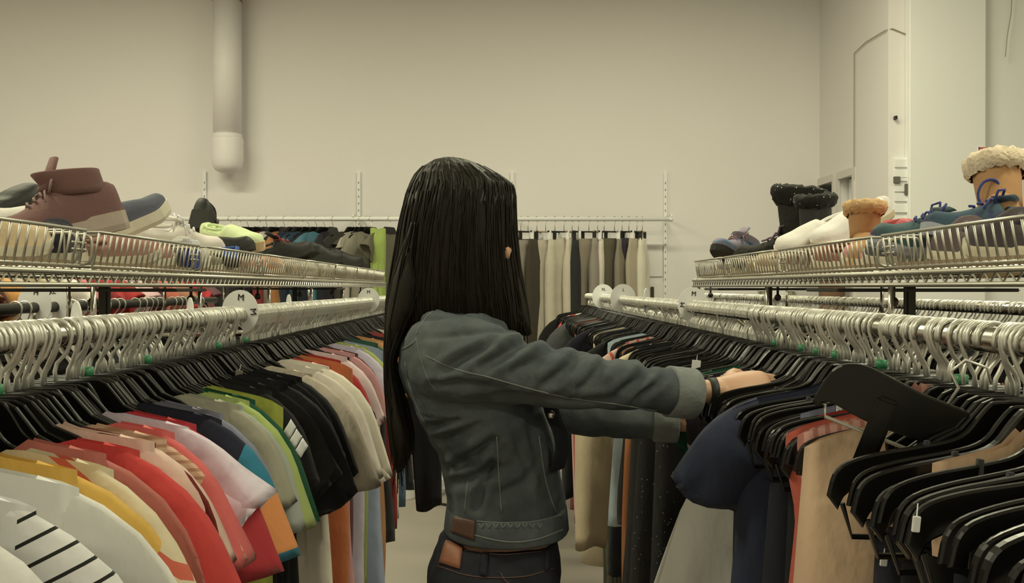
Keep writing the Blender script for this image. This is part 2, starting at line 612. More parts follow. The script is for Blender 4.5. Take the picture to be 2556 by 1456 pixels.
def make_hanger(kind, loc, rot, label, group, rnd, tab=False):
    body, hooks = hanger_meshes(kind)
    o = bpy.data.objects.new('clothes_hanger', body)
    link(o)
    o.location, o.rotation_euler = loc, rot
    tag(o, label, 'hanger', group)
    h = bpy.data.objects.new('hook', rnd.choice(hooks))
    link(h)
    h.parent = o
    h.rotation_euler = (0, 0, rnd.choice((0, math.pi)) + rnd.uniform(-0.25, 0.25))
    if tab:
        MB().tube([(0, 0, -0.060), (0, 0, -0.046)], 0.0085, 10).build('size_tab', M['green_tab'], o, True)
    return o


# ================================================================== garments
SHOULDER = [q for q in ARM if q[0] < 0.17] + [(0.18, -0.1165), (0.195, -0.1225), (0.21, -0.131), (0.225, -0.142), (0.25, -0.165)]


def z_shoulder(u):
    return interp(SHOULDER, abs(u)) + 0.0065


def add_sleeve(mb, side, sh, length, ang, h0, h1, thick, rnd, bend=0.0):
    n, rows = 18, 11 if length < 0.3 else 16
    rings = []
    a0 = 21
    a = R(a0)
    length += 0.05
    e = Vector((side * (sh - 0.062), 0, z_shoulder(sh - 0.062) + 0.002))
    p = e - Vector((side * math.sin(a), 0, math.cos(a))) * h0
    ph = rnd.uniform(0, 6)
    for i in range(rows):
        t = i / (rows - 1)
        a = R(a0 + (ang + bend - a0) * sstep(t, 0.02, 0.5))
        d = Vector((side * math.cos(a), 0, -math.sin(a)))
        nrm = Vector((side * math.sin(a), 0, math.cos(a)))
        h = h0 + (h1 - h0) * t
        th = thick * (0.32 + 0.73 * sstep(t, 0, 0.5)) * (1 + 0.25 * math.sin(ph + 5 * t))
        rg = []
        for j in range(n):
            q = 2 * math.pi * j / n
            x, y = math.cos(q), math.sin(q)
            wob = 0.012 * math.sin(2 * q + ph + 3 * t) * t + 0.005 * math.sin(5 * q + 2 * ph) * t
            sag = 0.014 * t * math.sin(2.2 * x + ph)
            rg.append(p + nrm * (h * x) + d * sag + Vector((0, 1, 0)) * (th * y * (1 + 0.5 * t * x) + wob + 0.02 * t * math.sin(ph)))
        rings.append(rg)
        p = p + d * (length / (rows - 1))
    # folded-in hem
    last = rings[-1]
    c = sum(last, Vector()) / n
    rings.append([c + (q - c) * 0.93 - d * 0.012 for q in last])
    rings.append([c + (q - c) * 0.6 - d * 0.05 for q in last])
    mb.loft(rings, cap0=True, cap1=True)


def shirt(rnd, sh=0.21, length=0.68, neck=0.085, sleeve='short', flare=0.02, thick=0.022, drop=0.06, taper=0.02, ang=60, slen=0.17, sw=0.08):
    mb = MB()
    half, rows = 22, 20
    sh0 = sh
    if sleeve != 'none':
        sh = sh - 0.035
    ph = [rnd.uniform(0, 6.28) for _ in range(6)]
    amp = rnd.uniform(0.008, 0.017)
    rings = []
    for i in range(rows):
        v = (i / (rows - 1)) ** 1.25
        wv = sh - taper * sstep(v, 0.02, 0.25) + flare * v
        tv = 0.007 + (thick - 0.007) * sstep(v, 0, 0.16) + 0.012 * v
        rg = []
        for j in range(2 * half):
            if j < half:
                c, front = 1 - 2 * j / half, 1
            else:
                c, front = -1 + 2 * (j - half) / half, -1
            u = c * wv
            us = c * sh
            if abs(us) < neck:
                dd = drop if front > 0 else drop * 0.35
                zt = z_shoulder(neck) - dd * math.sqrt(max(0, 1 - (us / neck) ** 2))
            else:
                zt = z_shoulder(us)
            b = sstep(v, 0.0, 0.6)
            hem = 0.012 * math.sin(3 * c + ph[4]) * v
            z = zt * (1 - b) + (-0.10) * b - v * length + hem
            y = front * tv * math.sqrt(max(0, 1 - c * c)) ** 0.7
            y += amp * sstep(v, 0.1, 1) * (math.sin(7 * c + ph[0] + 2 * v) + 0.6 * math.sin(13 * c + ph[1] - 3 * v)) + 0.01 * v * math.sin(ph[2] + 4 * v)
            u += 0.010 * sstep(v, 0.1, 1) * math.sin(ph[3] + 6 * v + 2 * c)
            rg.append((u, y, z))
        rings.append(rg)
    mb.loft(rings, cap0=False, cap1=True)
    if sleeve == 'short':
        for s in (-1, 1):
            add_sleeve(mb, s, sh0 - 0.008, slen * 0.52 + rnd.uniform(-0.01, 0.02), ang + 2 + rnd.uniform(-5, 5), sw, sw * 0.90, thick * 0.9, rnd, bend=6)
    elif sleeve == 'long':
        for s in (-1, 1):
            add_sleeve(mb, s, sh0 - 0.008, 0.54, 76, 0.065, 0.042, thick * 0.9, rnd, bend=13)
    elif sleeve == 'cap':
        for s in (-1, 1):
            add_sleeve(mb, s, sh0, 0.09, 44, 0.07, 0.075, thick * 0.8, rnd)
    return mb


def cami(rnd, sh=0.15, length=0.6, thick=0.02, flare=0.04):
    """strappy top: two straps over the hanger and a body below"""
    mb = MB()
    half, rows = 18, 14
    ph = [rnd.uniform(0, 6.28) for _ in range(4)]
    rings = []
    for i in range(rows):
        v = i / (rows - 1)
        wv = sh + flare * v
        rg = []
        for j in range(2 * half):
            c, front = (1 - 2 * j / half, 1) if j < half else (-1 + 2 * (j - half) / half, -1)
            zt = -0.185 - 0.03 * (1 - c * c)
            y = front * (thick * (0.4 + 0.6 * sstep(v, 0, 0.2)) + 0.01 * v) * math.sqrt(max(0, 1 - c * c)) ** 0.7 + 0.010 * v * math.sin(8 * c + ph[0])
            rg.append((c * wv, y, zt - v * length + 0.01 * v * math.sin(4 * c + ph[1])))
        rings.append(rg)
    mb.loft(rings, cap0=False, cap1=True)
    for s in (-1, 1):
        for f in (-1, 1):
            mb.tube([(s * 0.125, f * 0.008, -0.20), (s * 0.12, f * 0.006, -0.15), (s * 0.115, 0, -0.099)], 0.0035, 5)
    return mb


def skirt(rnd, w0=0.15, w1=0.26, length=0.62, z0=-0.20):
    mb = MB()
    n, rows = 56, 14
    ph = rnd.uniform(0, 6)
    rings = []
    for i in range(rows):
        v = i / (rows - 1)
        w = w0 + (w1 - w0) * v ** 0.8
        t = 0.014 + 0.055 * v
        rg = []
        for j in range(n):
            a = 2 * math.pi * j / n
            f = 1 + 0.16 * v * math.sin(9 * a + ph) + 0.06 * v * math.sin(17 * a)
            rg.append((w * math.cos(a) * (1 + 0.03 * v * math.sin(9 * a + ph)), t * math.sin(a) * f + 0.032 * v * math.sin(9 * a + ph), z0 - length * v))
        rings.append(rg)
    mb.loft(rings, True, True)
    return mb


def trousers(rnd, w=0.09, length=0.98, z0=-0.13):
    """waist, seat and two legs as one loft whose middle pinches in between the legs"""
    mb = MB()
    n = 40
    ph, ph2 = rnd.uniform(0, 6), rnd.uniform(0, 6)
    fl = rnd.uniform(-0.25, 0.15)
    rings = []
    for i in range(18):
        v = i / 17
        ww = w * (1 + 0.35 * sstep(v, 0, 0.2) + fl * sstep(v, 0.3, 1))
        t = 0.020 + 0.022 * sstep(v, 0, 0.2)
        rg = []
        for j in range(n):
            a = 2 * math.pi * j / n
            x = math.cos(a)
            pinch = 1 - 0.75 * sstep(v, 0.18, 0.36) * math.exp(-(x / 0.16) ** 2)
            y = t * math.copysign(abs(math.sin(a)) ** 0.8, math.sin(a)) * pinch * (1 + 0.15 * math.sin(6 * x + ph))
            rg.append((ww * x + 0.008 * v * math.sin(ph + 7 * v), y + 0.010 * v * math.sin(ph2 + 6 * v), z0 - length * v + 0.012 * math.sin(3 * x + ph) * v))
        rings.append(rg)
    mb.loft(rings)
    return mb


def make_garment(name, cat, mb, mat, loc, rot, label, group=None):
    o = mb.build(name, mat, None, True)
    o.location, o.rotation_euler = loc, rot
    tag(o, label, cat, group)
    return o


# ------------------------------------------------------------------ rails full of hangers
rnd = random.Random(11)
INDIV_MAX = 290
left_spots, right_spots = [], []        # (y, kind, with garment?)


def rail_spots(y0, y1, step, gaps, rr):
    y, out = y0, []
    while y < y1:
        if not any(a < y < b for a, b in gaps):
            out.append(y)
        y += step * rr.choice((0.55, 0.7, 0.8, 1.0, 1.0, 1.3, 1.9))
    return out


def rot_for(rr, k=1.0):
    return (rr.uniform(-0.05, 0.05) * k, rr.uniform(-0.035, 0.035) * k, rr.uniform(-0.12, 0.12) * k)


STUFF = MB()
STUFF_MAT = []


def stuff_hanger(kind, loc, rot, rr):
    mtx = Matrix.Translation(loc) @ Euler(rot).to_matrix().to_4x4()
    for mb, mi in ((solid_hanger(kind), 0), (hook_tube(rr.randint(0, 3)), 1)):
        STUFF.add([mtx @ p for p in mb.v], mb.f)
        STUFF_MAT.extend([mi] * len(mb.f))


G = {}


def on_hanger(side, y, hk='full', lab=None, tab=False, k=1.0, dz=0.0, yaw=None):
    rot = rot_for(rnd, k)
    if yaw is not None:
        rot = (rot[0], rot[1], yaw)
    loc = (side * RAIL_X, y, RAIL_Z + dz)
    make_hanger(hk, loc, rot, lab or ('black plastic hanger with wire hook on the left front rail' if side < 0 else 'black plastic hanger with wire hook on the right front rail'),
                'hangers on the left front rail' if side < 0 else 'hangers on the right front rail', rnd, tab)
    return loc, rot


WHITE, CREAM = C(192, 184, 156), C(190, 172, 128)
BLACK = (0.012, 0.012, 0.012)
NAVY = C(34, 38, 46, 1.0)
# left front rail, near to far: (y, colour material, shape options, name, category, label)
left_list = [
    (0.60, mat_cloth(WHITE, 'floral', C(120, 110, 85), 34, 0.42), dict(sleeve='cap'), 'lace_blouse', 'top', 'white lace top with grey pattern, nearest at the lower left corner'),
    (0.635, mat_cloth(C(196, 188, 160)), dict(), 't_shirt', 'shirt', 'plain off-white T-shirt beside the grey patterned lace top'),
    (0.66, mat_cloth(C(186, 178, 148)), dict(), 't_shirt', 'shirt', 'plain ivory T-shirt just before the black dashed white blouse'),
    (0.725, mat_cloth(C(196, 190, 164), 'sleeve_dash', (0.02, 0.02, 0.018), 52, 0.17), dict(slen=0.36, sh=0.222, ang=64), 'striped_blouse', 'blouse', 'white blouse with slanting black dashes on its sleeve'),
    (0.79, mat_cloth(C(204, 197, 165)), dict(slen=0.36, neck=0.075, sh=0.222), 't_shirt', 'shirt', 'large plain white T-shirt next to the yellow top'),
    (0.835, mat_cloth(C(196, 148, 40)), dict(slen=0.36, sh=0.198, ang=66), 'yellow_blouse', 'top', 'plain mustard yellow top on the left rail'),
    (0.88, mat_cloth(C(196, 176, 124), 'dstripe', C(190, 80, 48), 13, 0.13), dict(slen=0.26, sh=0.218), 'striped_shirt', 'shirt', 'cream shirt with thin orange diagonal lines'),
    (0.905, mat_cloth(C(172, 92, 70)), dict(slen=0.34, sh=0.195, ang=64), 'coral_blouse', 'top', 'faded coral top just behind the orange-lined cream shirt'),
    (0.94, mat_cloth(C(188, 44, 34)), dict(slen=0.28, neck=0.1), 'red_shirt', 'shirt', 'bright red short sleeved shirt on the left rail'),
    (0.975, mat_cloth(C(204, 166, 130)), dict(neck=0.075), 'peach_blouse', 'top', 'peach top with pale shoulders behind the bright red shirt'),
    (1.0, mat_cloth(C(110, 34, 26), 'floral', C(150, 110, 90), 40, 0.36), dict(slen=0.2), 'dark_red_blouse', 'blouse', 'dark brick red blouse with small floral print'),
    (1.03, mat_cloth(C(200, 156, 110), 'hstripe', C(170, 120, 80), 110, 0.4), dict(slen=0.21, ang=58), 'tan_knit_blouse', 'top', 'tan ribbed knit top with a wide hanging sleeve'),
    (1.055, mat_cloth(C(200, 82, 70)), dict(neck=0.1), 'coral_shirt', 'shirt', 'coral pink shirt between tan knit and lilac white top'),
    (1.10, mat_cloth(C(196, 178, 166)), dict(sleeve='cap', neck=0.08), 'lilac_white_blouse', 'top', 'pale lilac white top with cap sleeves'),
    (1.135, mat_cloth(C(170, 32, 36)), dict(slen=0.2), 'crimson_shirt', 'shirt', 'crimson shirt beside the navy colour-block shirt'),
    (1.185, mat_cloth(C(32, 34, 42), 'block', C(20, 110, 118), 0.5, 0.262, C(210, 128, 52)), dict(slen=0.24, ang=56, sh=0.222), 'colour_block_shirt', 'shirt', 'navy shirt with teal and orange colour-block sleeve'),
    (1.215, mat_cloth(C(104, 100, 98)), dict(), 'grey_shirt', 'shirt', 'plain mid grey T-shirt with an open shoulder'),
    (1.25, mat_cloth(C(118, 118, 120)), dict(slen=0.24, ang=60), 'grey_shirt', 'shirt', 'blue-grey T-shirt with a long loose sleeve'),
    (1.305, mat_cloth(C(148, 140, 104)), dict(slen=0.2), 'olive_shirt', 'shirt', 'pale olive beige T-shirt beside the lime shirt'),
    (1.335, mat_cloth(C(150, 152, 124)), dict(slen=0.22, ang=58), 'sage_shirt', 'shirt', 'light sage T-shirt with drooping sleeve'),
    (1.375, mat_cloth(C(150, 162, 74)), dict(slen=0.22, neck=0.1), 'lime_shirt', 'shirt', 'lime green T-shirt in the middle of the left rail'),
    (1.41, mat_cloth(C(20, 70, 40)), dict(slen=0.24, ang=58), 'green_shirt', 'shirt', 'dark bottle green shirt tucked behind the lime T-shirt'),
    (1.44, mat_cloth(C(150, 152, 40)), dict(sleeve='none', length=0.8), 'yellow_green_blouse', 'top', 'long yellow-green top hanging low behind the grey sleeves'),
    (1.49, mat_cloth(C(24, 24, 22)), dict(slen=0.2), 'black_shirt', 'shirt', 'plain black shirt next after the lime T-shirt'),
    (1.545, mat_cloth(BLACK), dict(slen=0.24, ang=56), 'sport_shirt', 'shirt', 'black sports shirt with three white slanted bars'),
    (1.60, mat_cloth(C(26, 26, 24)), dict(slen=0.26), 'black_shirt', 'shirt', 'plain black shirt right behind the sports shirt'),
    (1.66, mat_cloth(C(22, 22, 20)), dict(slen=0.22), 'black_shirt', 'shirt', 'black short sleeved shirt third in the black row'),
    (1.71, mat_cloth(C(28, 28, 26)), dict(slen=0.24, length=0.8), 'black_tunic', 'tunic', 'long black tunic next to the cream shirts'),
    (1.78, mat_cloth(C(196, 178, 138)), dict(slen=0.33, neck=0.09, length=0.95, sh=0.215), 'cream_shirt', 'shirt', 'long cream shirt right after the black garments'),
    (1.86, mat_cloth(C(198, 182, 146)), dict(slen=0.34, neck=0.1, sh=0.218), 'cream_shirt', 'shirt', 'cream T-shirt with a raised shoulder beside the red one'),
    (1.93, mat_cloth(C(206, 192, 150)), dict(slen=0.36, ang=62, length=0.75, sh=0.216), 'cream_shirt', 'shirt', 'yellowish cream shirt with a wide low sleeve'),
    (2.00, mat_cloth(C(176, 40, 30)), dict(slen=0.25), 'red_shirt', 'shirt', 'red shirt between the cream shirts and the blush one'),
    (2.06, mat_cloth(C(190, 100, 40)), dict(sleeve='none', length=0.8), 'orange_blouse', 'top', 'orange top hanging low beneath the cream sleeves'),
    (2.12, mat_cloth(C(160, 34, 30)), dict(slen=0.2, length=0.85), 'red_dress', 'dress', 'long deep red dress just behind the red shirt'),
    (2.19, mat_cloth(C(202, 172, 150)), dict(neck=0.08), 'blush_shirt', 'shirt', 'blush white shirt on the far half of the left rail'),
    (2.25, mat_cloth(C(30, 24, 20)), dict(slen=0.2), 'black_blouse', 'top', 'black top sandwiched between blush and pink shirts'),
    (2.31, mat_cloth(C(190, 128, 112)), dict(slen=0.22), 'pink_shirt', 'shirt', 'dusty pink shirt on the far half of the left rail'),
    (2.38, mat_cloth(C(84, 40, 34)), dict(slen=0.2), 'maroon_shirt', 'shirt', 'maroon shirt with pale edge near the denim skirt'),
    (2.46, mat_cloth(C(172, 158, 152)), dict(slen=0.2), 'lilac_shirt', 'shirt', 'greyish lilac shirt beyond the maroon one'),
    (2.55, mat_cloth(C(146, 152, 70)), dict(slen=0.2), 'green_shirt', 'shirt', 'soft moss green shirt near the far end of left rail'),
    (2.64, mat_cloth(C(128, 136, 138)), dict(sleeve='none', length=0.95, flare=0.03), 'denim_dress', 'dress', 'pale blue denim dress hanging low beside the aisle'),
    (2.74, mat_cloth(C(40, 74, 50)), dict(slen=0.2), 'green_blouse', 'top', 'dark green top beyond the pale denim dress'),
    (2.86, mat_cloth(C(176, 120, 60)), dict(slen=0.2, length=0.8), 'ochre_blouse', 'top', 'ochre tan top beside the dark green one'),
    (3.00, mat_cloth(C(34, 32, 30)), dict(sleeve='long'), 'charcoal_shirt', 'shirt', 'charcoal shirt towards the far end of left rail'),
    (3.16, mat_cloth(C(150, 50, 40)), dict(), 'red_blouse', 'top', 'faded red top towards the far end of left rail'),
    (3.34, mat_cloth(C(190, 176, 140)), dict(), 'beige_blouse', 'top', 'beige top towards the far end of left rail'),
    (3.55, mat_cloth(C(60, 80, 84)), dict(), 'teal_blouse', 'top', 'greyish teal top close to the far end of left rail'),
    (3.80, mat_cloth(C(40, 38, 36)), dict(sleeve='long'), 'dark_cardigan', 'cardigan', 'dark cardigan close to the far end of left rail'),
    (4.05, mat_cloth(C(160, 150, 120)), dict(), 'sand_shirt', 'shirt', 'sand coloured shirt last on the left rail'),
]
for (y, mt, op, nm, ct, lb) in left_list:
    loc, rot = on_hanger(-1, y, 'fitted', k=0.6)
    op = dict(op)
    op.setdefault('thick', 0.024)
    o = make_garment(nm, ct, shirt(rnd, **op), mt, loc, rot, lb)
    G[lb] = o

# right front rail
BK = [mat_cloth(BLACK), mat_cloth(C(26, 26, 24)), mat_cloth(C(30, 30, 34)), mat_cloth(C(24, 26, 34))]
right_list = [
    (0.86, 'shirt', mat_cloth(C(188, 150, 102)), dict(sleeve='none', neck=0.06, length=0.95, flare=0.08, thick=0.03, sh=0.15), 'tan_dress', 'dress', 'pale tan sleeveless dress low at the bottom edge'),
    (1.06, 'shirt', mat_cloth(C(192, 156, 108)), dict(sleeve='none', neck=0.06, length=1.0, flare=0.10, thick=0.045, sh=0.205, taper=0.0), 'beige_dress', 'dress', 'large beige sleeveless dress under the tilted black hanger'),
    (1.10, 'shirt', mat_cloth(C(196, 140, 110), 'vstripe', C(170, 104, 80), 75, 0.4), dict(sleeve='none', neck=0.04, length=0.45, sh=0.2), 'pink_ribbed_blouse', 'top', 'pink ribbed top showing beside the tilted black hanger'),
    (1.13, 'shirt', mat_cloth(C(176, 74, 48)), dict(sleeve='none', length=0.5, sh=0.205, flare=0.03), 'salmon_blouse', 'top', 'salmon orange top with a drooping sleeve'),
    (1.16, 'shirt', mat_cloth(C(140, 22, 14)), dict(sleeve='none', length=0.9, flare=0.05, sh=0.15), 'red_dress', 'dress', 'dark red dress beside the salmon top'),
    (1.22, 'shirt', mat_cloth(C(110, 108, 110)), dict(sleeve='none', length=0.9, flare=0.06, sh=0.16), 'grey_dress', 'dress', 'plain grey dress between navy dress and red dress'),
    (1.36, 'shirt', mat_cloth(C(38, 42, 52)), dict(sleeve='short', slen=0.17, ang=48, sw=0.06, sh=0.245, length=0.85, flare=0.05, thick=0.04, neck=0.06), 'navy_dress', 'dress', 'navy dress with a knitted cap sleeve near her hand'),
    (1.62, 'skirt', mat_cloth(C(200, 188, 154, 1.25)), dict(w0=0.21, w1=0.42, length=0.7, z0=-0.28), 'white_skirt', 'skirt', 'flared off-white skirt hanging beside the navy dress'),
    (1.72, 'shirt', mat_cloth(C(40, 34, 34), 'floral', C(190, 176, 150), 24, 0.42), dict(sleeve='none', length=0.9, flare=0.05), 'floral_dress', 'dress', 'dark dress with white floral print beside the white skirt'),
    (1.78, 'shirt', mat_cloth(C(24, 70, 44)), dict(sleeve='cap', length=0.4), 'green_blouse', 'top', 'small green top behind the navy dress'),
    (1.90, 'shirt', mat_cloth(BLACK, 'dots', C(150, 150, 150), 90, 0.10), dict(sleeve='none', length=1.05, flare=0.05, thick=0.06, sh=0.235, taper=0.0), 'sequin_dress', 'dress', 'long black sequin dress nearer of the two below her arms'),
    (2.06, 'shirt', mat_cloth((0.010, 0.010, 0.010), 'dots', C(150, 150, 150), 80, 0.09), dict(sleeve='none', length=1.1, flare=0.06, thick=0.06, sh=0.24, taper=0.0), 'sequin_dress', 'dress', 'long black sequin dress farther of the two below her arms'),
    (2.20, 'shirt', mat_cloth(BLACK), dict(sleeve='none', length=1.05, flare=0.07, thick=0.06, sh=0.24, taper=0.0), 'black_dress', 'dress', 'long plain black dress next to the cream jacket'),
    (2.55, 'shirt', mat_cloth(C(190, 168, 116)), dict(sleeve='long', length=0.62, thick=0.05, flare=0.03), 'cream_jacket', 'jacket', 'cream jacket with long sleeves below her far arm'),
    (2.68, 'shirt', mat_cloth(C(170, 100, 44)), dict(sleeve='none', length=1.0, flare=0.05, thick=0.04), 'ochre_dress', 'dress', 'ochre orange long dress beside the cream jacket'),
    (2.86, 'shirt', mat_cloth(C(190, 152, 120), 'vstripe', C(178, 70, 52), 34, 0.3), dict(sleeve='long', length=0.75, thick=0.04), 'striped_tunic', 'tunic', 'pink and cream striped tunic beyond the ochre dress'),
    (3.0, 'shirt', mat_cloth(C(160, 176, 160)), dict(sleeve='none', length=0.62), 'mint_blouse', 'top', 'pale mint top with hem showing low by the aisle'),
    (3.12, 'shirt', BK[1], dict(sleeve='long', length=0.8, thick=0.04), 'charcoal_coat', 'coat', 'charcoal coat past the mint top on right rail'),
    (3.2, 'shirt', mat_cloth(C(90, 88, 62), 'vstripe', C(60, 58, 40), 50, 0.4), dict(sleeve='none', length=0.95, thick=0.05), 'olive_dress', 'dress', 'olive pinstriped dress past the charcoal coat'),
    (3.5, 'shirt', mat_cloth(C(196, 176, 126)), dict(sleeve='none', length=0.9, thick=0.04, flare=0.06), 'cream_dress', 'dress', 'cream dress with dark trim far down the right rail'),
    (3.9, 'shirt', BK[2], dict(sleeve='long', length=0.8), 'slate_coat', 'coat', 'slate coloured coat far down the right rail'),
    (4.4, 'shirt', mat_cloth(C(130, 60, 44)), dict(sleeve='none', length=0.9), 'rust_dress', 'dress', 'rust brown dress far down the right rail'),
    (5.0, 'shirt', mat_cloth(C(70, 70, 60)), dict(sleeve='long', length=0.7), 'grey_green_coat', 'coat', 'grey-green coat near the far end of right rail'),
    (5.45, 'shirt', mat_cloth(C(196, 184, 150), 'dstripe', C(180, 50, 44), 9, 0.2), dict(sleeve='short'), 'striped_shirt', 'shirt', 'white shirt with one red stripe near right rail end'),
    (5.8, 'shirt', BK[0], dict(sleeve='long', length=0.8), 'black_coat', 'coat', 'black coat last on the far end of right rail'),
]
for (y, kd, mt, op, nm, ct, lb) in right_list:
    loc, rot = on_hanger(1, y, 'fitted', k=0.6)
    mb = shirt(rnd, **op) if kd == 'shirt' else skirt(rnd, **op)
    G[lb] = make_garment(nm, ct, mb, mt, loc, rot, lb)

# dark strappy tops that fill the near part of the right rail
for i, y in enumerate([0.56, 0.61, 0.655, 0.70, 0.745, 0.79, 0.835, 0.88, 0.93, 1.19, 1.26, 1.30, 1.42, 1.48, 1.54]):
    loc, rot = on_hanger(1, y, 'wide' if i % 3 else 'full', k=0.9)
    make_garment('black_camisole', 'top', cami(rnd, sh=0.165, length=0.75, thick=0.03), BK[i % 3], loc, rot,
                 'black strappy top in the packed dark row of the right rail', 'black strappy tops on the right rail')
for i, y in enumerate([2.3, 2.5, 2.63, 2.78, 2.92, 3.1, 3.3, 3.7, 4.15, 4.7, 5.25]):
    loc, rot = on_hanger(1, y, 'full')
    make_garment('dark_blouse', 'blouse', shirt(rnd, sleeve='none', length=0.6, sh=0.18), BK[i % 4], loc, rot,
                 'dark blouse wedged in the far stretch of the right rail', 'dark blouses far down the right rail')

# remaining bare hangers
used = sum(1 for o in bpy.data.objects if o.name.startswith('clothes_hanger'))
spots = [(-1, y) for y in rail_spots(0.95, 4.25, 0.0098, [(1.125, 1.165), (1.235, 1.262), (1.30, 1.325), (1.9, 1.93)], rnd)]
spots += [(1, y) for y in rail_spots(0.60, 0.93, 0.045, [], rnd)]
spots += [(1, y) for y in rail_spots(0.95, 6.05, 0.0108, [(1.30, 1.33), (1.16, 1.18), (1.36, 1.372), (1.0, 1.02)], rnd)]
spots.sort(key=lambda s: s[1])
n_ind = 0
for s, y in spots:
    hk = 'small' if s < 0 else ('full' if rnd.random() < 0.7 else 'wide')
    if s > 0 and (0.94 < y < 1.07 or (y > 1.2 and rnd.random() < 0.35)):
        hk = 'small'
    if n_ind < INDIV_MAX - used:
        on_hanger(s, y, hk, tab=(n_ind % 16 == 5))
        n_ind += 1
    else:
        stuff_hanger(hk, (s * RAIL_X, y, RAIL_Z), rot_for(rnd), rnd)
# rails on the far side of both racks
for s, (y0, y1) in ((-1, (2.3, 4.2)), (1, (2.2, 6.2))):
    for y in rail_spots(y0, y1, 0.07 if s < 0 else 0.03, [], rnd):
        stuff_hanger('full', (s * 1.36, y, RAIL_Z), rot_for(rnd), rnd)
so = mesh_obj('clothes_hangers', STUFF.v, STUFF.f, None, None, False, [M['matte'], M['hook']], STUFF_MAT)
tag(so, 'dense far rows of black hangers with wire hooks', 'hangers', None, 'stuff')
for s, ys in ((-1, [2.5, 2.75, 3.0, 3.3, 3.6, 3.9]), (1, [2.4, 2.7, 3.0, 3.35, 3.7, 4.1, 4.6, 5.2])):
    for i, y in enumerate(ys):
        make_garment('dark_blouse', 'blouse', shirt(rnd, sleeve='cap', length=0.6, thick=0.06), BK[i % 4], (s * 1.36, y, RAIL_Z), rot_for(rnd),
                     'dark blouse on the hidden rear rail of the %s rack' % ('left' if s < 0 else 'right'), 'dark blouses on rear rail of %s rack' % ('left' if s < 0 else 'right'))

# the big tilted hanger with a clip
hz = W(2285, 1035, 0.98)
root = empty('clothes_hanger', hz, (R(6), R(20), R(-22)))
root.scale = (0.86, 0.86, 0.86)
tag(root, 'large tilted black hanger with a hanging clip above the beige dress', 'hanger')
ol = [(0.0, 0.028), (-0.06, 0.036), (-0.085, 0.034), (-0.104, 0.022), (-0.112, 0.0), (-0.116, -0.03), (-0.106, -0.034), (-0.098, -0.024), (-0.05, -0.03), (0.0, -0.03),
      (0.09, -0.024), (0.15, -0.02), (0.17, 0.0), (0.15, 0.02), (0.08, 0.026)]
ol = [(q.x, q.y) for q in smooth_pts([Vector((u, v, 0)) for u, v in ol + ol[:1]], 3)][:-1]
MB().add(*bevel_plate(ol[::-1], 0.010, 0.002)).build('body', M['plastic'], root)
MB().tube([(-0.100, 0, -0.03), (-0.095, 0, -0.045), (0.12, 0, -0.045)], 0.0025, 6).build('bar', M['zinc'], root, True)
MB().box((-0.046, -0.014, -0.086), (-0.020, 0.004, 0.008), 0.004).build('clip', M['plastic'], root)
hk = [(0.03, 0, 0.02), (0.035, 0, 0.05), (0.02, 0, 0.066), (0.03, 0, 0.085), (0.055, 0, 0.085), (0.066, 0, 0.068)]
MB().tube(hk, 0.002, 6).build('hook', M['hook'], root, True)

# three white bars on the black sports shirt, printed on the sleeve: thin raised strips that follow the cloth
dg = bpy.context.evaluated_depsgraph_get()


def bvh_of(objs):
    v, f = [], []
    for o in objs:
        k = len(v)
        mw = o.matrix_basis if o.parent is None else o.parent.matrix_basis @ o.matrix_basis
        v += [mw @ q.co for q in o.data.vertices]
        f += [tuple(i + k for i in p.vertices) for p in o.data.polygons]
    return BVHTree.FromPolygons(v, f)


EYE = Vector((0, 0, CAM_Z))


def hit(bvh, px, py):
    d = (W(px, py, 1.0) - EYE).normalized()
    p, nrm, _, _ = bvh.ray_cast(EYE, d)
    if p is None:
        return None
    if nrm.dot(d) > 0:
        nrm = -nrm
    return p, nrm


def surf_patch(name, bvh, quad, nx, ny, off, mat, parent):
    """thin slab lying on a surface: quad is four corners as seen in the photograph"""
    a, b, c, d = [Vector(q) for q in quad]
    top, idx = [], {}
    for j in range(ny + 1):
        for i in range(nx + 1):
            s, t = i / nx, j / ny
            q = (a * (1 - s) + b * s) * (1 - t) + (d * (1 - s) + c * s) * t
            h = hit(bvh, q.x, q.y)
            if h is None:
                return None
            top.append(h)
    n = len(top)
    v = [p + nr * off for p, nr in top] + [p - nr * 0.002 for p, nr in top]
    f = []
    w = nx + 1
    for j in range(ny):
        for i in range(nx):
            k = j * w + i
            f.append((k, k + 1, k + w + 1, k + w))
            f.append((n + k, n + k + w, n + k + w + 1, n + k + 1))
    rim = [i for i in range(w)] + [j * w + nx for j in range(1, ny + 1)] + [ny * w + i for i in range(nx - 1, -1, -1)] + [j * w for j in range(ny - 1, 0, -1)]
    for i in range(len(rim)):
        p, q = rim[i], rim[(i + 1) % len(rim)]
        f.append((p, p + n, q + n, q))
    if parent is not None:
        inv = parent.matrix_basis.inverted()
        v = [inv @ p for p in v]
    return mesh_obj(name, v, f, mat, parent, True)


def surf_line(name, bvh, pxs, r, mat, parent, off=0.0006, n=5, sub=6):
    q = smooth_pts([Vector((x, y, 0)) for x, y in pxs], sub)
    pts = []
    for p in q:
        h = hit(bvh, p.x, p.y)
        if h:
            pts.append(h[0] + h[1] * off)
    if len(pts) < 2:
        return None
    inv = parent.matrix_basis.inverted()
    return MB().tube([inv @ p for p in pts], r, n).build(name, mat, parent, True)


# ================================================================== racks with shelves
SH_IN, SH_OUT, SH_Z = 0.75, 1.15, 1.485


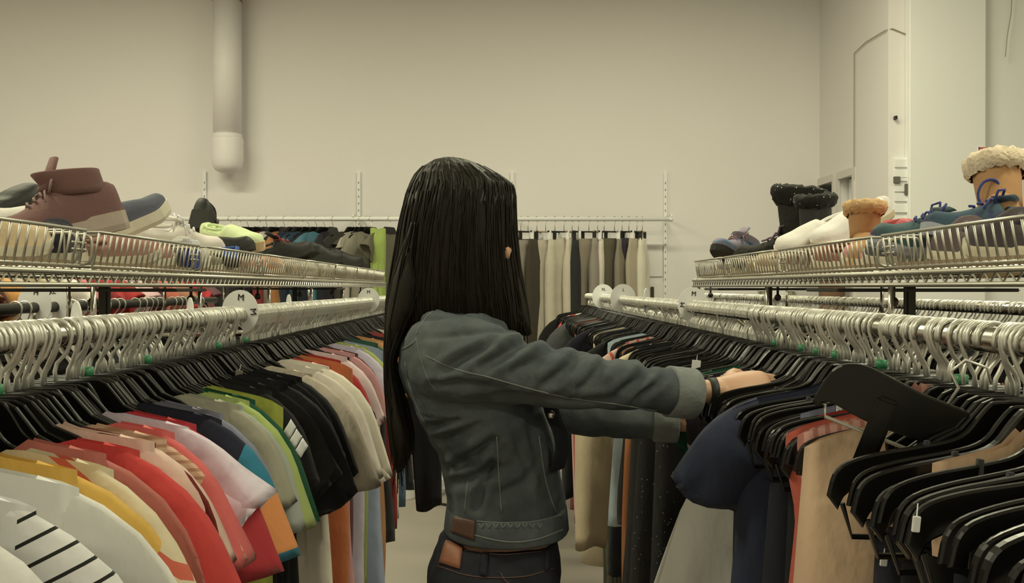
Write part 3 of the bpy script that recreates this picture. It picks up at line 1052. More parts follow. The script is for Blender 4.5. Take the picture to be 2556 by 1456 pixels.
def make_rack(s, y0, y1, sh0, sh1, posts, struts, label):
    root = empty('clothes_rack', (0, 0, 0))
    tag(root, label, 'clothes rack')
    xm = s * 0.95
    for x in (RAIL_X, 1.36):
        MB().tube([(s * x, y0, RAIL_Z), (s * x, y1, RAIL_Z)], RAIL_R, 16).build('rail', M['chrome'] if x < 1 or s > 0 else M['dark_metal'], root, True)
    for y in posts:
        p = MB().box((xm - 0.011, y - 0.011, 0.02), (xm + 0.011, y + 0.011, SH_Z - 0.03), 0.003).build('post', M['dark_metal'], root)
        MB().box((xm - 0.30, y - 0.025, 0.0), (xm + 0.30, y + 0.025, 0.025), 0.006).build('foot', M['dark_metal'], p)
        MB().tube([(s * RAIL_X, y, RAIL_Z - 0.012), (s * (RAIL_X + 0.03), y, RAIL_Z - 0.05), (xm, y, RAIL_Z - 0.05), (s * 1.33, y, RAIL_Z - 0.05), (s * 1.36, y, RAIL_Z - 0.012)], 0.008, 8).build('arm', M['chrome'], p, True)
    # shelf: tube frame and cross wires
    xi, xo = s * (SH_IN - 0.01), s * SH_OUT
    for x in (xi, xo):
        MB().tube([(x, sh0, SH_Z - 0.008), (x, sh1, SH_Z - 0.008)], 0.005, 8).tube([(x, sh0, SH_Z - 0.030), (x, sh1, SH_Z - 0.030)], 0.004, 8).build('shelf_beam', M['zinc'], root, True)
    w = MB()
    y = sh0
    k = 0
    while y < sh1:
        w.tube([(xi, y, SH_Z - 0.003), (xo, y, SH_Z - 0.003)], 0.0018, 4)
        y += 0.03
    zz_ = []
    y = sh0
    while y < sh1:
        zz_.append((xi, y, SH_Z - (0.010 if k % 2 else 0.028)))
        y += 0.018
        k += 1
    w.tube(zz_, 0.002, 4)
    w.build('shelf_wires', M['zinc'], root)['kind'] = 'stuff'
    for y in [q for q in posts if sh0 < q < sh1]:
        MB().box((min(xi, xo), y - 0.11, SH_Z - 0.045), (max(xi, xo), y + 0.11, SH_Z - 0.037), 0.003).build('shelf_bracket', M['dark_metal'], root)
    for y in struts:
        MB().tube([(s * SH_IN, y, SH_Z - 0.03), (s * SH_IN, y, 1.345)], 0.0055, 8).build('strut', M['chrome'], root, True)
        MB().tube([(s * (SH_OUT - 0.03), y + 0.1, SH_Z - 0.03), (s * (SH_OUT - 0.03), y + 0.1, 1.345)], 0.0055, 8).build('strut', M['chrome'], root, True)
        k = MB().tube([(s * 0.84, y + 0.2, SH_Z - 0.03), (s * 0.84, y + 0.2, SH_Z - 0.06)], 0.004, 6)
        k.ball((s * 0.84, y + 0.2, SH_Z - 0.066), 0.011, 10, 6)
        k.build('levelling_knob', M['dark_metal'], root, True)
    return root


make_rack(-1, 0.35, 4.35, 1.0, 5.75, (0.5, 2.2, 4.2), (1.69, 2.28, 2.95, 3.6, 4.3, 5.2), 'long double-sided clothes rack with wire shelf left of the aisle')
make_rack(1, 0.35, 6.12, 1.0, 3.60, (0.5, 2.15, 3.3, 5.9), (1.78, 2.62, 3.54), 'long double-sided clothes rack with wire shelf right of the aisle')

B_H = 0.066


def make_basket(s, y0, y1, label, fine=True):
    root = empty('wire_basket', (0, 0, 0))
    tag(root, label, 'basket', 'wire baskets on the rack shelves')
    xi, xo = s * SH_IN, s * (SH_OUT - 0.02)
    lean = s * -0.012
    g = 0.028
    a, b = y0 + g, y1 - g
    zt, zb = SH_Z + B_H, SH_Z + 0.004
    rim = [(xi + lean, a, zt), (xi + lean, b, zt), (xo, b, zt), (xo, a, zt)]
    MB().tube(rim, 0.0034, 6, closed=True).build('rim', M['zinc'], root, True)
    MB().tube([(xi, a, zb), (xi, b, zb), (xo, b, zb), (xo, a, zb)], 0.003, 6, closed=True).build('base_wire', M['zinc'], root, True)
    n = int((b - a) / 0.0265)
    me = None
    for i in range(n + 1):
        y = a + (b - a) * i / n
        if me is None:
            o = MB().tube([(0, 0, zb), (lean, 0, zt)], 0.0021, 5).build('wire', M['zinc'], root, True)
            me = o.data
        else:
            o = bpy.data.objects.new('wire', me)
            link(o)
            o.parent = root
        o.location = (xi, y, 0)
    e = MB()
    for yy in (a, b):
        for i in range(1, 15):
            x = xi + (xo - xi) * i / 15
            e.tube([(x, yy, zb), (x, yy, zt)], 0.0018, 4)
    for i in range(1, 18):
        y = a + (b - a) * i / 18
        e.tube([(xo, y, zb), (xo, y, zt)], 0.0018, 4)
    e.build('side_wires', M['zinc'], root)['kind'] = 'stuff'
    # rounded end loops and clips where two baskets meet
    for yy in (a, b):
        lp = []
        for (cx, cz, a0) in ((0.016, zt - 0.018, 90), (0.016, zb + 0.018, 180), (0.05, zb + 0.018, 270), (0.05, zt - 0.018, 0)):
            for q in range(4):
                t = R(a0 + q * 30)
                lp.append((xi + s * (cx + 0.014 * math.cos(t)), yy, cz + 0.014 * math.sin(t)))
        MB().tube(lp, 0.003, 6, closed=True).build('end_loop', M['zinc'], root, True)
    MB().tube([(xi - s * 0.003, b - 0.03, zb + 0.040), (xi - s * 0.003, b + 0.02, zb + 0.040)], 0.0025, 5).tube([(xi - s * 0.003, b - 0.03, zb + 0.028), (xi - s * 0.003, b + 0.02, zb + 0.028)], 0.0025, 5).build('clip', M['zinc'], root, True)
    MB().box((min(xi + s * 0.012, xo), a + 0.01, SH_Z), (max(xi + s * 0.012, xo), b - 0.01, SH_Z + 0.006)).box((min(xi + s * 0.010, xi + s * 0.014), a + 0.01, SH_Z), (max(xi + s * 0.010, xi + s * 0.014), b - 0.01, SH_Z + 0.013)).build('liner', M['liner'], root)
    return root


ly = [1.06, 1.66, 2.265, 2.85, 3.46, 4.06, 4.66, 5.26, 5.74]
nth = ['nearest', 'second', 'third', 'fourth', 'fifth', 'sixth', 'seventh', 'farthest']
for i in range(len(ly) - 1):
    make_basket(-1, ly[i], ly[i + 1], '%s wire basket of shoes along the left rack shelf' % nth[i])
ry = [1.12, 1.82, 2.55 - 0.05, 3.10, 3.585]
nth = ['nearest', 'second', 'third', 'farthest']
for i in range(len(ry) - 1):
    make_basket(1, ry[i], ry[i + 1], '%s wire basket of shoes along the right rack shelf' % nth[i])


# ================================================================== shoes
def half_w(s):
    return interp([(0, 0.020), (0.04, 0.028), (0.12, 0.033), (0.3, 0.032), (0.45, 0.034), (0.65, 0.044), (0.78, 0.045), (0.9, 0.036), (0.97, 0.02), (1, 0.006)], s)


def make_shoe(label, cat, pos, yaw, pitch=0.0, roll=0.0, L=0.26, up=None, sole=None, kind='sneaker', shaft=0.0, thick=0.024, laces=None, cuff=None, heel=0.0, cap=None, k=1.0, grp=None):
    names = {'sneaker': 'sneaker', 'slip': 'slip_on_shoe', 'boot': 'boot', 'flat': 'flat_shoe', 'high': 'high_top_sneaker', 'heel': 'heeled_shoe', 'sandal': 'sandal'}
    root = empty(names[kind], pos)
    root.rotation_mode = 'XYZ'
    root.matrix_basis = Matrix.Translation(pos) @ Matrix.Rotation(yaw, 4, 'Z') @ Matrix.Rotation(-pitch, 4, 'Y') @ Matrix.Rotation(roll, 4, 'X') @ Matrix.Diagonal((k, k, k, 1))
    tag(root, label, cat, grp)
    ns = 22
    spring = lambda s: 0.016 * sstep(s, 0.7, 1.0) + heel * (1 - sstep(s, 0.2, 0.62))
    # sole
    rings = []
    for i in range(ns + 1):
        s = i / ns
        w, zb = half_w(s) * 1.06 + 0.002, spring(s)
        x = (s - 0.5) * L
        zb0 = zb if not (heel and s < 0.2) else 0.0
        t = thick * (1.15 if s < 0.3 else 1.0)
        rings.append([(x, -w, zb + t), (x, -w * 1.02, zb0 + 0.3 * t), (x, -w * 0.9, zb0), (x, w * 0.9, zb0), (x, w * 1.02, zb0 + 0.3 * t), (x, w, zb + t)])
    MB().loft(rings).build('sole', sole, root)
    hp = {'sneaker': [(0, 0.060), (0.06, 0.066), (0.2, 0.060), (0.36, 0.066), (0.5, 0.072), (0.65, 0.054), (0.8, 0.040), (0.93, 0.032), (1, 0.010)],
          'high': [(0, 0.070), (0.06, 0.08), (0.2, 0.085), (0.4, 0.085), (0.5, 0.078), (0.65, 0.058), (0.8, 0.045), (0.93, 0.036), (1, 0.012)],
          'boot': [(0, 0.070), (0.06, 0.08), (0.2, 0.09), (0.4, 0.09), (0.5, 0.082), (0.65, 0.064), (0.8, 0.052), (0.93, 0.042), (1, 0.014)],
          'slip': [(0, 0.046), (0.06, 0.05), (0.2, 0.044), (0.36, 0.044), (0.46, 0.058), (0.65, 0.05), (0.8, 0.040), (0.93, 0.030), (1, 0.010)],
          'flat': [(0, 0.042), (0.06, 0.046), (0.2, 0.036), (0.4, 0.026), (0.6, 0.024), (0.7, 0.034), (0.8, 0.032), (0.93, 0.024), (1, 0.008)],
          'heel': [(0, 0.050), (0.06, 0.054), (0.2, 0.040), (0.4, 0.028), (0.6, 0.026), (0.7, 0.036), (0.8, 0.034), (0.93, 0.026), (1, 0.008)]}
    hp['sandal'] = hp['flat']
    hh_ = hp[kind]
    rings = []
    na = 13
    for i in range(ns + 1):
        s = i / ns
        w, h = half_w(s), interp(hh_, s)
        x = (s - 0.5) * L * 0.985
        z0 = spring(s) + thick * 0.8
        open_ = kind in ('sneaker', 'slip', 'flat', 'heel', 'sandal') and 0.07 < s < 0.42
        rg = []
        for j in range(na):
            a = math.pi * j / (na - 1)
            y = w * math.copysign(abs(math.cos(a)) ** 0.75, math.cos(a))
            z = h * math.sin(a) ** 0.62
            if open_ and 3 <= j <= na - 4:
                z = h * 0.80 - 0.012 - 0.010 * math.sin(math.pi * (j - 3) / (na - 7))
            rg.append((x, y, z0 + z))
        rings.append(rg)
    u = MB().loft(rings, True, True, closed=False).build('upper', up, root, True)
    if kind in ('sneaker', 'slip', 'flat', 'heel', 'sandal'):
        q = []
        for j in range(18):
            a = 2 * math.pi * j / 18
            s = 0.245 + 0.17 * math.cos(a)
            q.append(((s - 0.5) * L, half_w(s) * 0.80 * math.sin(a), spring(s) + thick * 0.8 + interp(hh_, s) * 0.86))
        MB().tube(q, 0.0045, 6, closed=True).build('collar', up, u, True)
    if kind in ('high', 'boot'):
        zc = thick + 0.055
        H = shaft
        rings = []
        wall = 12
        for (t, r) in ((0, 0.92), (0.25, 0.95), (0.5, 1.0), (0.75, 1.04), (0.95, 1.08), (1.0, 1.06)):
            rings.append(ell((-0.23 * L + 0.012 * t, 0, zc + H * t), (1, 0, 0.12), (0, 1, 0), 0.060 * r, 0.037 * r, 22, 0.9))
        for (t, r) in ((0.99, 0.96), (0.8, 0.90), (0.55, 0.86)):
            rings.append(ell((-0.23 * L + 0.012 * t, 0, zc + H * t), (1, 0, 0.12), (0, 1, 0), 0.060 * r, 0.037 * r, 22, 0.9))
        sh_ = MB().loft(rings, True, True).build('shaft', up, root, True)
        if cuff:
            c = MB()
            rr = random.Random(int(abs(pos[1]) * 1000))
            rg = []
            for (t, r) in ((0.72, 1.06), (0.80, 1.22), (0.92, 1.30), (1.04, 1.26), (1.10, 1.10), (1.06, 0.92), (0.9, 0.86)):
                e = ell((-0.23 * L + 0.012 * t, 0, zc + H * t), (1, 0, 0.12), (0, 1, 0), 0.060 * r, 0.037 * r + 0.004, 44, 0.9)
                rg.append([p + Vector((rr.uniform(-1, 1), rr.uniform(-1, 1), rr.uniform(-1, 1))) * 0.0035 for p in e])
            c.loft(rg, False, False)
            c.build('fleece_cuff', cuff, root, True)
    if laces:
        lc = MB()
        for i in range(4):
            s = 0.46 + i * 0.055
            h = interp(hh_, s) + spring(s) + thick * 0.8 + 0.002
            w = half_w(s) * 0.62
            x = (s - 0.5) * L
            lc.tube([(x, -w, h * 0.95), (x + 0.004, 0, h + 0.003), (x + 0.010, w, h * 0.95)], 0.0028, 5)
        hb = interp(hh_, 0.46) + thick * 0.8
        for sd in (-1, 1):
            lc.tube([(-0.04 * L, 0, hb + 0.004), (-0.06 * L, sd * 0.022, hb + 0.022), (-0.02 * L, sd * 0.042, hb + 0.014), (0.0, sd * 0.03, hb - 0.004), (-0.03 * L, 0, hb + 0.003)], 0.0026, 5)
            lc.tube([(-0.03 * L, 0, hb + 0.003), (0.03 * L, sd * 0.03, hb), (0.06 * L, sd * 0.045, hb - 0.022)], 0.0024, 5)
        lc.build('laces', laces, root, True)
        MB().loft([ell(((0.36 - 0.5) * L, 0, thick + interp(hh_, 0.36) + shaft * 0.75 + 0.012), (1, 0, 0.6), (0, 1, 0), 0.006, 0.022, 12),
                   ell(((0.5 - 0.5) * L, 0, thick + interp(hh_, 0.5) * 0.98), (1, 0, 0.8), (0, 1, 0), 0.008, 0.024, 12)]).build('tongue', up, root, True)
    if cap:
        rings = []
        for i in range(7):
            s = 0.80 + 0.2 * i / 6
            w, h = half_w(s) + 0.0015, interp(hh_, s) * 0.72 + 0.002
            rings.append([((s - 0.5) * L, w * math.copysign(abs(math.cos(math.pi * j / 10)) ** 0.75, math.cos(math.pi * j / 10)), spring(s) + thick * 0.8 + h * math.sin(math.pi * j / 10) ** 0.62) for j in range(11)])
        MB().loft(rings, True, True, closed=False).build('toe_cap', cap, u, True)
    return root


def fab(r, g, b, **k):
    return mat_plain('shoe_fabric', C(r, g, b), 0.85, var=0.14, scale=25, bump=0.12, bscale=120, **k)


def sh_pos(s, x, y, z):
    return (s * x, y, z)


MAUVE, TAUPE = fab(112, 76, 62), fab(150, 132, 100)
TAN = mat_plain('suede_tan', C(172, 124, 66), 0.95, var=0.12, scale=18, bump=0.1, bscale=90)
FLEECE = mat_plain('fleece', C(212, 188, 138), 1.0, var=0.12, scale=60, bump=0.6, bscale=160)
BLK = mat_plain('shoe_black', (0.012, 0.012, 0.011), 0.6, var=0.2, scale=20, bump=0.1)
FUR = mat_plain('black_fur', (0.012, 0.012, 0.010), 1.0, var=0.3, scale=50, bump=1.0, bscale=140)
BSOLE = mat_plain('dark_sole', (0.02, 0.019, 0.016), 0.7)
BRN = fab(96, 66, 40)
# --- left rack, on top of the piles
make_shoe('mauve high-top sneaker with grey sole on the left shelf', 'sneaker', (-0.875, 1.83, 1.535), R(222), R(-16), R(4), 0.27, MAUVE, fab(170, 150, 118), 'high', 0.052, 0.034, laces=fab(132, 104, 84), k=0.98)
make_shoe('navy slip-on shoe with thick white sole, toe pointing up', 'shoe', (-0.885, 2.20, 1.575), R(58), R(24), R(-8), 0.25, fab(80, 80, 80), M['sole_white'], 'slip', 0, 0.032)
make_shoe('white leather sneaker lying behind the navy slip-on', 'sneaker', (-0.93, 2.62, 1.545), R(35), R(-6), R(10), 0.27, fab(206, 194, 160), M['sole_white'], 'sneaker', laces=M['paper'])
make_shoe('lime green low shoe with cork sole on the left shelf', 'shoe', (-0.875, 2.98, 1.572), R(-32), R(-10), R(12), 0.27, fab(196, 204, 130), fab(200, 164, 104), 'slip', thick=0.030)
make_shoe('blue patterned flat shoe beneath the lime shoe', 'shoe', (-0.89, 2.66, 1.52), R(200), R(6), R(0), 0.24, fab(40, 70, 118), BLK, 'flat')
make_shoe('black slipper tucked below the lime shoe', 'shoe', (-0.86, 2.80, 1.53), R(20), R(10), R(0), 0.22, BLK, BSOLE, 'slip')
make_shoe('small black heeled shoe perched high near the navy slip-on', 'shoe', (-1.02, 3.20, 1.60), R(80), R(-25), R(0), 0.23, BLK, BSOLE, 'heel', heel=0.06, thick=0.012)
make_shoe('black ankle boot standing behind the lime shoe', 'boot', (-1.07, 3.36, 1.585), R(100), R(8), R(0), 0.22, BLK, BSOLE, 'boot', shaft=0.03)
for i, (x, y, z, yw, pt, kd) in enumerate([(0.87, 3.62, 1.55, 30, 12, 'sneaker'), (0.90, 3.95, 1.565, -25, 8, 'slip'), (0.86, 4.25, 1.56, 40, -6, 'sneaker'), (0.92, 4.6, 1.56, -20, 10, 'slip'),
                                          (0.88, 4.95, 1.55, 25, 0, 'boot'), (0.9, 5.35, 1.53, -30, 6, 'sneaker')]):
    make_shoe(['first black trainer with red lace beyond the lime shoe', 'first black loafer beyond the lime shoe', 'second black trainer in the far left baskets',
               'second black loafer in the far left baskets', 'black ankle boot in the far left baskets', 'last black trainer at the far left shelf end'][i], 'shoe',
              (-x, y, z), R(yw), R(pt), 0, 0.27, BLK, BSOLE, kd, 0.03, laces=(fab(150, 50, 44) if i == 0 else None) if kd == 'sneaker' else None)
make_shoe('black flat shoe at the left picture edge', 'shoe', (-1.10, 2.02, 1.60), R(70), R(20), 0, 0.24, BLK, BSOLE, 'flat')
make_shoe('pale cream slip-on behind the mauve high-top', 'shoe', (-1.0, 2.0, 1.555), R(210), 0, 0, 0.26, fab(200, 190, 156), M['sole_white'], 'slip')
# --- left rack, in the baskets
low = [(0.83, 1.30, 95, fab(168, 120, 60), 'tan suede moccasin in the nearest left basket', 'slip'), (0.84, 1.52, 80, fab(196, 168, 112), 'beige moccasin in the nearest left basket', 'slip'),
       (0.99, 1.42, 100, BRN, 'brown shoe at the back of the nearest left basket', 'sneaker'),
       (0.86, 1.78, 110, fab(40, 36, 40), 'dark shoe under the mauve high-top', 'sneaker'), (0.85, 2.0, 60, fab(150, 104, 78), 'copper flat shoe under the navy slip-on', 'slip'),
       (0.83, 2.14, 95, fab(130, 84, 60), 'brown patterned flat in the second left basket', 'flat'), (1.02, 1.95, 80, BLK, 'black shoe at the back of the second left basket', 'sneaker'),
       (0.84, 2.42, 88, fab(178, 170, 140), 'grey white canvas shoe in the third left basket', 'sneaker'), (0.84, 2.70, 92, fab(120, 112, 70), 'olive canvas shoe in the third left basket', 'slip'),
       (1.0, 2.5, 90, BRN, 'brown shoe at the back of the third left basket', 'sneaker'),
       (0.84, 3.02, 90, fab(190, 136, 90), 'apricot flat shoe in the fourth left basket', 'slip'), (0.85, 3.28, 85, fab(170, 120, 70), 'caramel shoe in the fourth left basket', 'slip'),
       (0.84, 3.62, 95, fab(150, 128, 76), 'khaki shoe in the fifth left basket', 'slip'), (0.85, 3.88, 85, fab(140, 132, 88), 'stone coloured shoe in the fifth left basket', 'slip'),
       (0.84, 4.22, 90, fab(150, 140, 92), 'sand shoe in the sixth left basket', 'slip'), (0.84, 4.82, 90, fab(130, 110, 70), 'taupe shoe in the seventh left basket', 'slip'),
       (0.84, 5.42, 90, fab(160, 136, 90), 'buff shoe in the farthest left basket', 'slip')]
for x, y, yw, mt, lb, kd in low:
    make_shoe(lb, 'shoe', (-x, y, SH_Z + 0.008), R(yw), R(4), 0, 0.25, mt, BSOLE if mt in (BRN, BLK) else M['sole_white'], kd)
o = MB().box((-0.80, 2.29, SH_Z + 0.008), (-0.775, 2.36, SH_Z + 0.085), 0.004).build('blue_box', fab(30, 52, 120))
tag(o, 'small blue and white carton standing at basket end', 'box')
MB().box((-0.801, 2.289, SH_Z + 0.068), (-0.774, 2.361, SH_Z + 0.0855), 0.004).build('lid', M['paper'], o)
# --- right rack
make_shoe('floral patterned sneaker at the far end of right shelf', 'sneaker', (0.865, 3.46, 1.545), R(215), R(14), R(0), 0.24, mat_cloth(C(120, 104, 100), 'floral', C(60, 110, 130), 60, 0.42, C(170, 150, 140)), BSOLE, 'high', 0.03, laces=fab(120, 90, 80))
FURD = mat_cloth((0.013, 0.013, 0.011), 'dots', C(230, 230, 230), 85, 0.13)
make_shoe('tall black furry boot with purple lace on the right shelf', 'boot', (0.945, 3.16, 1.495), R(150), R(2), R(4), 0.25, mat_plain('shoe_black_suede', (0.018, 0.017, 0.014), 0.85, var=0.3, scale=30, bump=0.5, bscale=90), BSOLE, 'boot', 0.135, cuff=FURD, laces=fab(110, 90, 96), k=1.32)
make_shoe('lower black furry boot behind the tall one', 'boot', (1.035, 3.02, 1.53), R(60), R(0), R(0), 0.25, BLK, BSOLE, 'boot', 0.09, cuff=FURD, k=1.25)
make_shoe('white leather loafer lying on its side on right shelf', 'shoe', (0.90, 2.64, 1.575), R(195), R(-20), R(-20), 0.28, fab(208, 198, 164), fab(206, 184, 140), 'slip', thick=0.018)
make_shoe('second white loafer lying behind the first one', 'shoe', (0.98, 2.58, 1.60), R(200), R(-24), R(-10), 0.28, fab(212, 202, 170), fab(190, 170, 120), 'slip', thick=0.018)
make_shoe('small tan sheepskin boot in the middle of right shelf', 'boot', (0.88, 2.24, 1.485), R(250), R(-4), R(0), 0.24, TAN, fab(196, 160, 100), 'boot', 0.085, cuff=mat_plain('fleece_tan', C(204, 160, 92), 1.0, var=0.12, scale=60, bump=0.6, bscale=160))
make_shoe('pink ballet flat behind the teal sneakers', 'shoe', (1.0, 2.08, 1.555), R(20), R(8), 0, 0.25, fab(200, 96, 88), fab(150, 60, 50), 'flat')
make_shoe('red canvas shoe beside the small tan boot', 'shoe', (0.98, 2.26, 1.545), R(80), R(10), 0, 0.24, fab(176, 44, 44), M['sole_white'], 'slip')
make_shoe('left teal and purple sneaker with bright blue laces', 'sneaker', (0.87, 1.88, 1.512), R(170), R(4), R(-10), 0.24, mat_cloth(C(60, 84, 74), 'floral', C(76, 62, 76), 30, 0.45), fab(150, 150, 140), 'sneaker', laces=fab(44, 54, 104))
make_shoe('right teal and purple sneaker with bright blue laces', 'sneaker', (0.93, 1.76, 1.525), R(150), R(6), R(10), 0.25, mat_cloth(C(56, 76, 78), 'floral', C(60, 58, 80), 30, 0.45), fab(150, 150, 140), 'sneaker', laces=fab(42, 52, 108))
make_shoe('big tan sheepskin boot with white fleece cuff', 'boot', (1.02, 1.86, 1.492), R(60), R(-14), R(-6), 0.26, TAN, fab(196, 160, 100), 'boot', 0.10, cuff=FLEECE, k=1.16)
make_shoe('second sheepskin boot at the right picture edge', 'boot', (1.13, 1.95, 1.49), R(70), R(-10), R(6), 0.26, TAN, fab(196, 160, 100), 'boot', 0.11, cuff=FLEECE, k=1.16)
o = MB().tube(smooth_pts([(0.945, 1.78, 1.585), (0.925, 1.79, 1.625), (0.935, 1.79, 1.655), (0.957, 1.785, 1.658), (0.965, 1.785, 1.632), (0.955, 1.78, 1.585)], 4), 0.0028, 6).build('lace_loop', fab(42, 52, 108), None, True)
tag(o, 'loose blue shoelace loop rising above the teal sneakers', 'shoelace')
low = [(0.85, 1.30, 88, fab(110, 96, 84), 'grey trainer in the nearest right basket', 'sneaker'), (0.85, 1.52, 92, fab(60, 50, 46), 'charcoal trainer with white panel in nearest right basket', 'sneaker'),
       (0.86, 1.70, 84, fab(84, 66, 58), 'brown trainer in the nearest right basket', 'sneaker'), (1.0, 1.5, 90, BLK, 'black shoe at the back of the nearest right basket', 'slip'),
       (0.85, 1.98, 90, fab(60, 58, 50), 'dark olive shoe in the second right basket', 'sneaker'), (0.86, 2.14, 90, fab(186, 110, 100), 'rose flat in the second right basket', 'flat'),
       (0.86, 2.36, 90, fab(120, 70, 40), 'chestnut shoe in the second right basket', 'slip'), (1.0, 2.1, 85, BRN, 'brown shoe at the back of the second right basket', 'sneaker'),
       (0.86, 2.66, 88, fab(120, 88, 52), 'tan laced shoe in the third right basket', 'sneaker'), (0.86, 2.92, 90, fab(150, 124, 78), 'camel shoe in the third right basket', 'slip'),
       (0.98, 2.85, 90, fab(150, 150, 146), 'silver grey shoe at the back of third right basket', 'sneaker'),
       (0.86, 3.24, 90, fab(186, 148, 84), 'honey suede shoe in the farthest right basket', 'slip'), (0.86, 3.46, 90, fab(110, 96, 88), 'mushroom shoe in the farthest right basket', 'slip'),
       (0.98, 3.35, 90, BLK, 'black shoe at the back of the farthest right basket', 'slip')]
for x, y, yw, mt, lb, kd in low:
    make_shoe(lb, 'shoe', (x, y, SH_Z + 0.008), R(yw), R(4), 0, 0.25, mt, BSOLE if mt in (BRN, BLK) else M['sole_white'], kd)


# ================================================================== size dividers
def text_mesh(body, size, mat, parent, mtx, name='lettering'):
    cu = bpy.data.curves.new('lettering', 'FONT')
    cu.body = body
    cu.size = size
    cu.extrude = 0.0008
    cu.align_x, cu.align_y = 'CENTER', 'CENTER'
    cu.resolution_u = 3
    t = bpy.data.objects.new('lettering_curve', cu)
    link(t)
    dg_ = bpy.context.evaluated_depsgraph_get()
    me = bpy.data.meshes.new_from_object(t.evaluated_get(dg_))
    bpy.data.objects.remove(t)
    me.materials.clear()
    me.materials.append(mat)
    o = bpy.data.objects.new(name, me)
    link(o)
    o.parent = parent
    o.matrix_basis = mtx
    return o


def divider(s, y, letters, label, r=0.043, rotz=0.0, x=RAIL_X, spin=0.0):
    """round plastic size divider clipped on the rail; letters stand on the camera side"""
    root = empty('size_divider', (s * x, y, RAIL_Z), (0, 0, rotz))
    tag(root, label, 'size divider')
    o, inner = [], []
    n = 30
    bm = []
    for i in range(n + 1):
        a = R(-80 + 340 * i / n) + spin
        o.append((r * math.cos(a), 0.008 + r * 1.12 * math.sin(a)))
        inner.append((0.0165 * math.cos(a), 0.0165 * math.sin(a)))
    mb = MB()
    for t in (-0.0009, 0.0009):
        mb.v += [Vector((u, t, v)) for u, v in o] + [Vector((u, t, v)) for u, v in inner]
    m2 = 2 * (n + 1)
    for i in range(n):
        mb.f.append((i, i + 1, n + 1 + i + 1, n + 1 + i))
        mb.f.append((m2 + i, m2 + n + 1 + i, m2 + n + 1 + i + 1, m2 + i + 1))
        mb.f.append((i, m2 + i, m2 + i + 1, i + 1))
        mb.f.append((n + 1 + i, n + 2 + i, m2 + n + 2 + i, m2 + n + 1 + i))
    for i in (0, n):
        mb.f.append((i, n + 1 + i, m2 + n + 1 + i, m2 + i))
    mb.build('disc', M['white_plastic'], root)
    for (ch, ang) in letters:
        a = R(ang)
        rr_ = (r + 0.016) / 2 + 0.001
        mt = Matrix.Translation((rr_ * math.cos(a), -0.0018, 0.006 + rr_ * 1.08 * math.sin(a))) @ Matrix.Rotation(-(a - math.pi / 2), 4, 'Y') @ Matrix.Rotation(math.pi / 2, 4, 'X')
        text_mesh(ch, 0.019, M['ink'], root, mt)
    return root


divider(-1, 1.925, [('M', 85), ('M', 5)], 'round white size divider marked M in mid left rail', 0.041, R(-10))
divider(-1, 3.75, [('M', 90)], 'small white size divider near the far end of left rail', 0.045, R(-5))
divider(-1, 2.36, [], 'blank white size divider past the M on left rail', 0.030, R(-64))
divider(-1, 1.19, [], 'blank white size divider turned edge-on near the left post', 0.030, R(-52))
divider(-1, 1.62, [], 'blank white size divider at the second left strut', 0.030, R(-60))
divider(-1, 2.68, [('M', 80)], 'white size divider marked M on left rear rail', 0.052, R(-5), 1.36)
divider(-1, 2.80, [('XL', 100)], 'white size divider with faded letters on left rear rail', 0.055, R(-8), 1.36)
divider(1, 2.68, [('M', 85), ('M', 175)], 'round white size divider marked M on the right rail', 0.046, R(12))
divider(1, 4.25, [('L', 88)], 'round white size divider marked L on the right rail', 0.060, R(6))
divider(1, 5.1, [('XL', 88)], 'farthest round white size divider on the right rail', 0.062, R(6))
divider(1, 3.55, [], 'dark-edged blank divider between the L and M dividers', 0.044, R(65))
divider(1, 4.6, [], 'pale blank divider on right rear rail', 0.060, R(10), 1.36)

# ================================================================== back wall display
BAR_Y, BAR_Z = 6.45, 1.93
for i, px in enumerate((132, 515, 897, 1278, 1660)):
    x = W(px, 0, WALL_Y).x
    u = MB().box((x - 0.012, WALL_Y - 0.022, 0.35), (x + 0.012, WALL_Y, 2.29), 0.002).build('slotted_upright', M['wall_white'])
    tag(u, '%s white slotted upright on the back wall' % ('first', 'second', 'third', 'fourth', 'last')[i] + ' from the left', 'upright', 'wall uprights')
    MB().box((x - 0.006, BAR_Y - 0.02, BAR_Z + 0.012), (x + 0.006, WALL_Y - 0.02, BAR_Z + 0.035), 0.002).build('bracket', M['wall_white'], u)
    sl = MB()
    for k in range(36):
        z = 0.45 + k * 0.05
        sl.box((x - 0.0025, WALL_Y - 0.0232, z), (x + 0.0025, WALL_Y - 0.021, z + 0.016))
    sl.build('slots', M['grey_panel'], u)
x1 = W(1672, 0, BAR_Y).x
bar = MB().tube([(-3.6, BAR_Y, BAR_Z), (x1, BAR_Y, BAR_Z)], 0.0155, 12).build('wall_rail', M['white_plastic'], None, True)
tag(bar, 'long white hanging rail across the back wall', 'rail')
MB().tube([(x1, BAR_Y, BAR_Z), (x1 + 0.02, BAR_Y, BAR_Z)], 0.018, 12).build('end_cap', M['white_plastic'], bar, True)

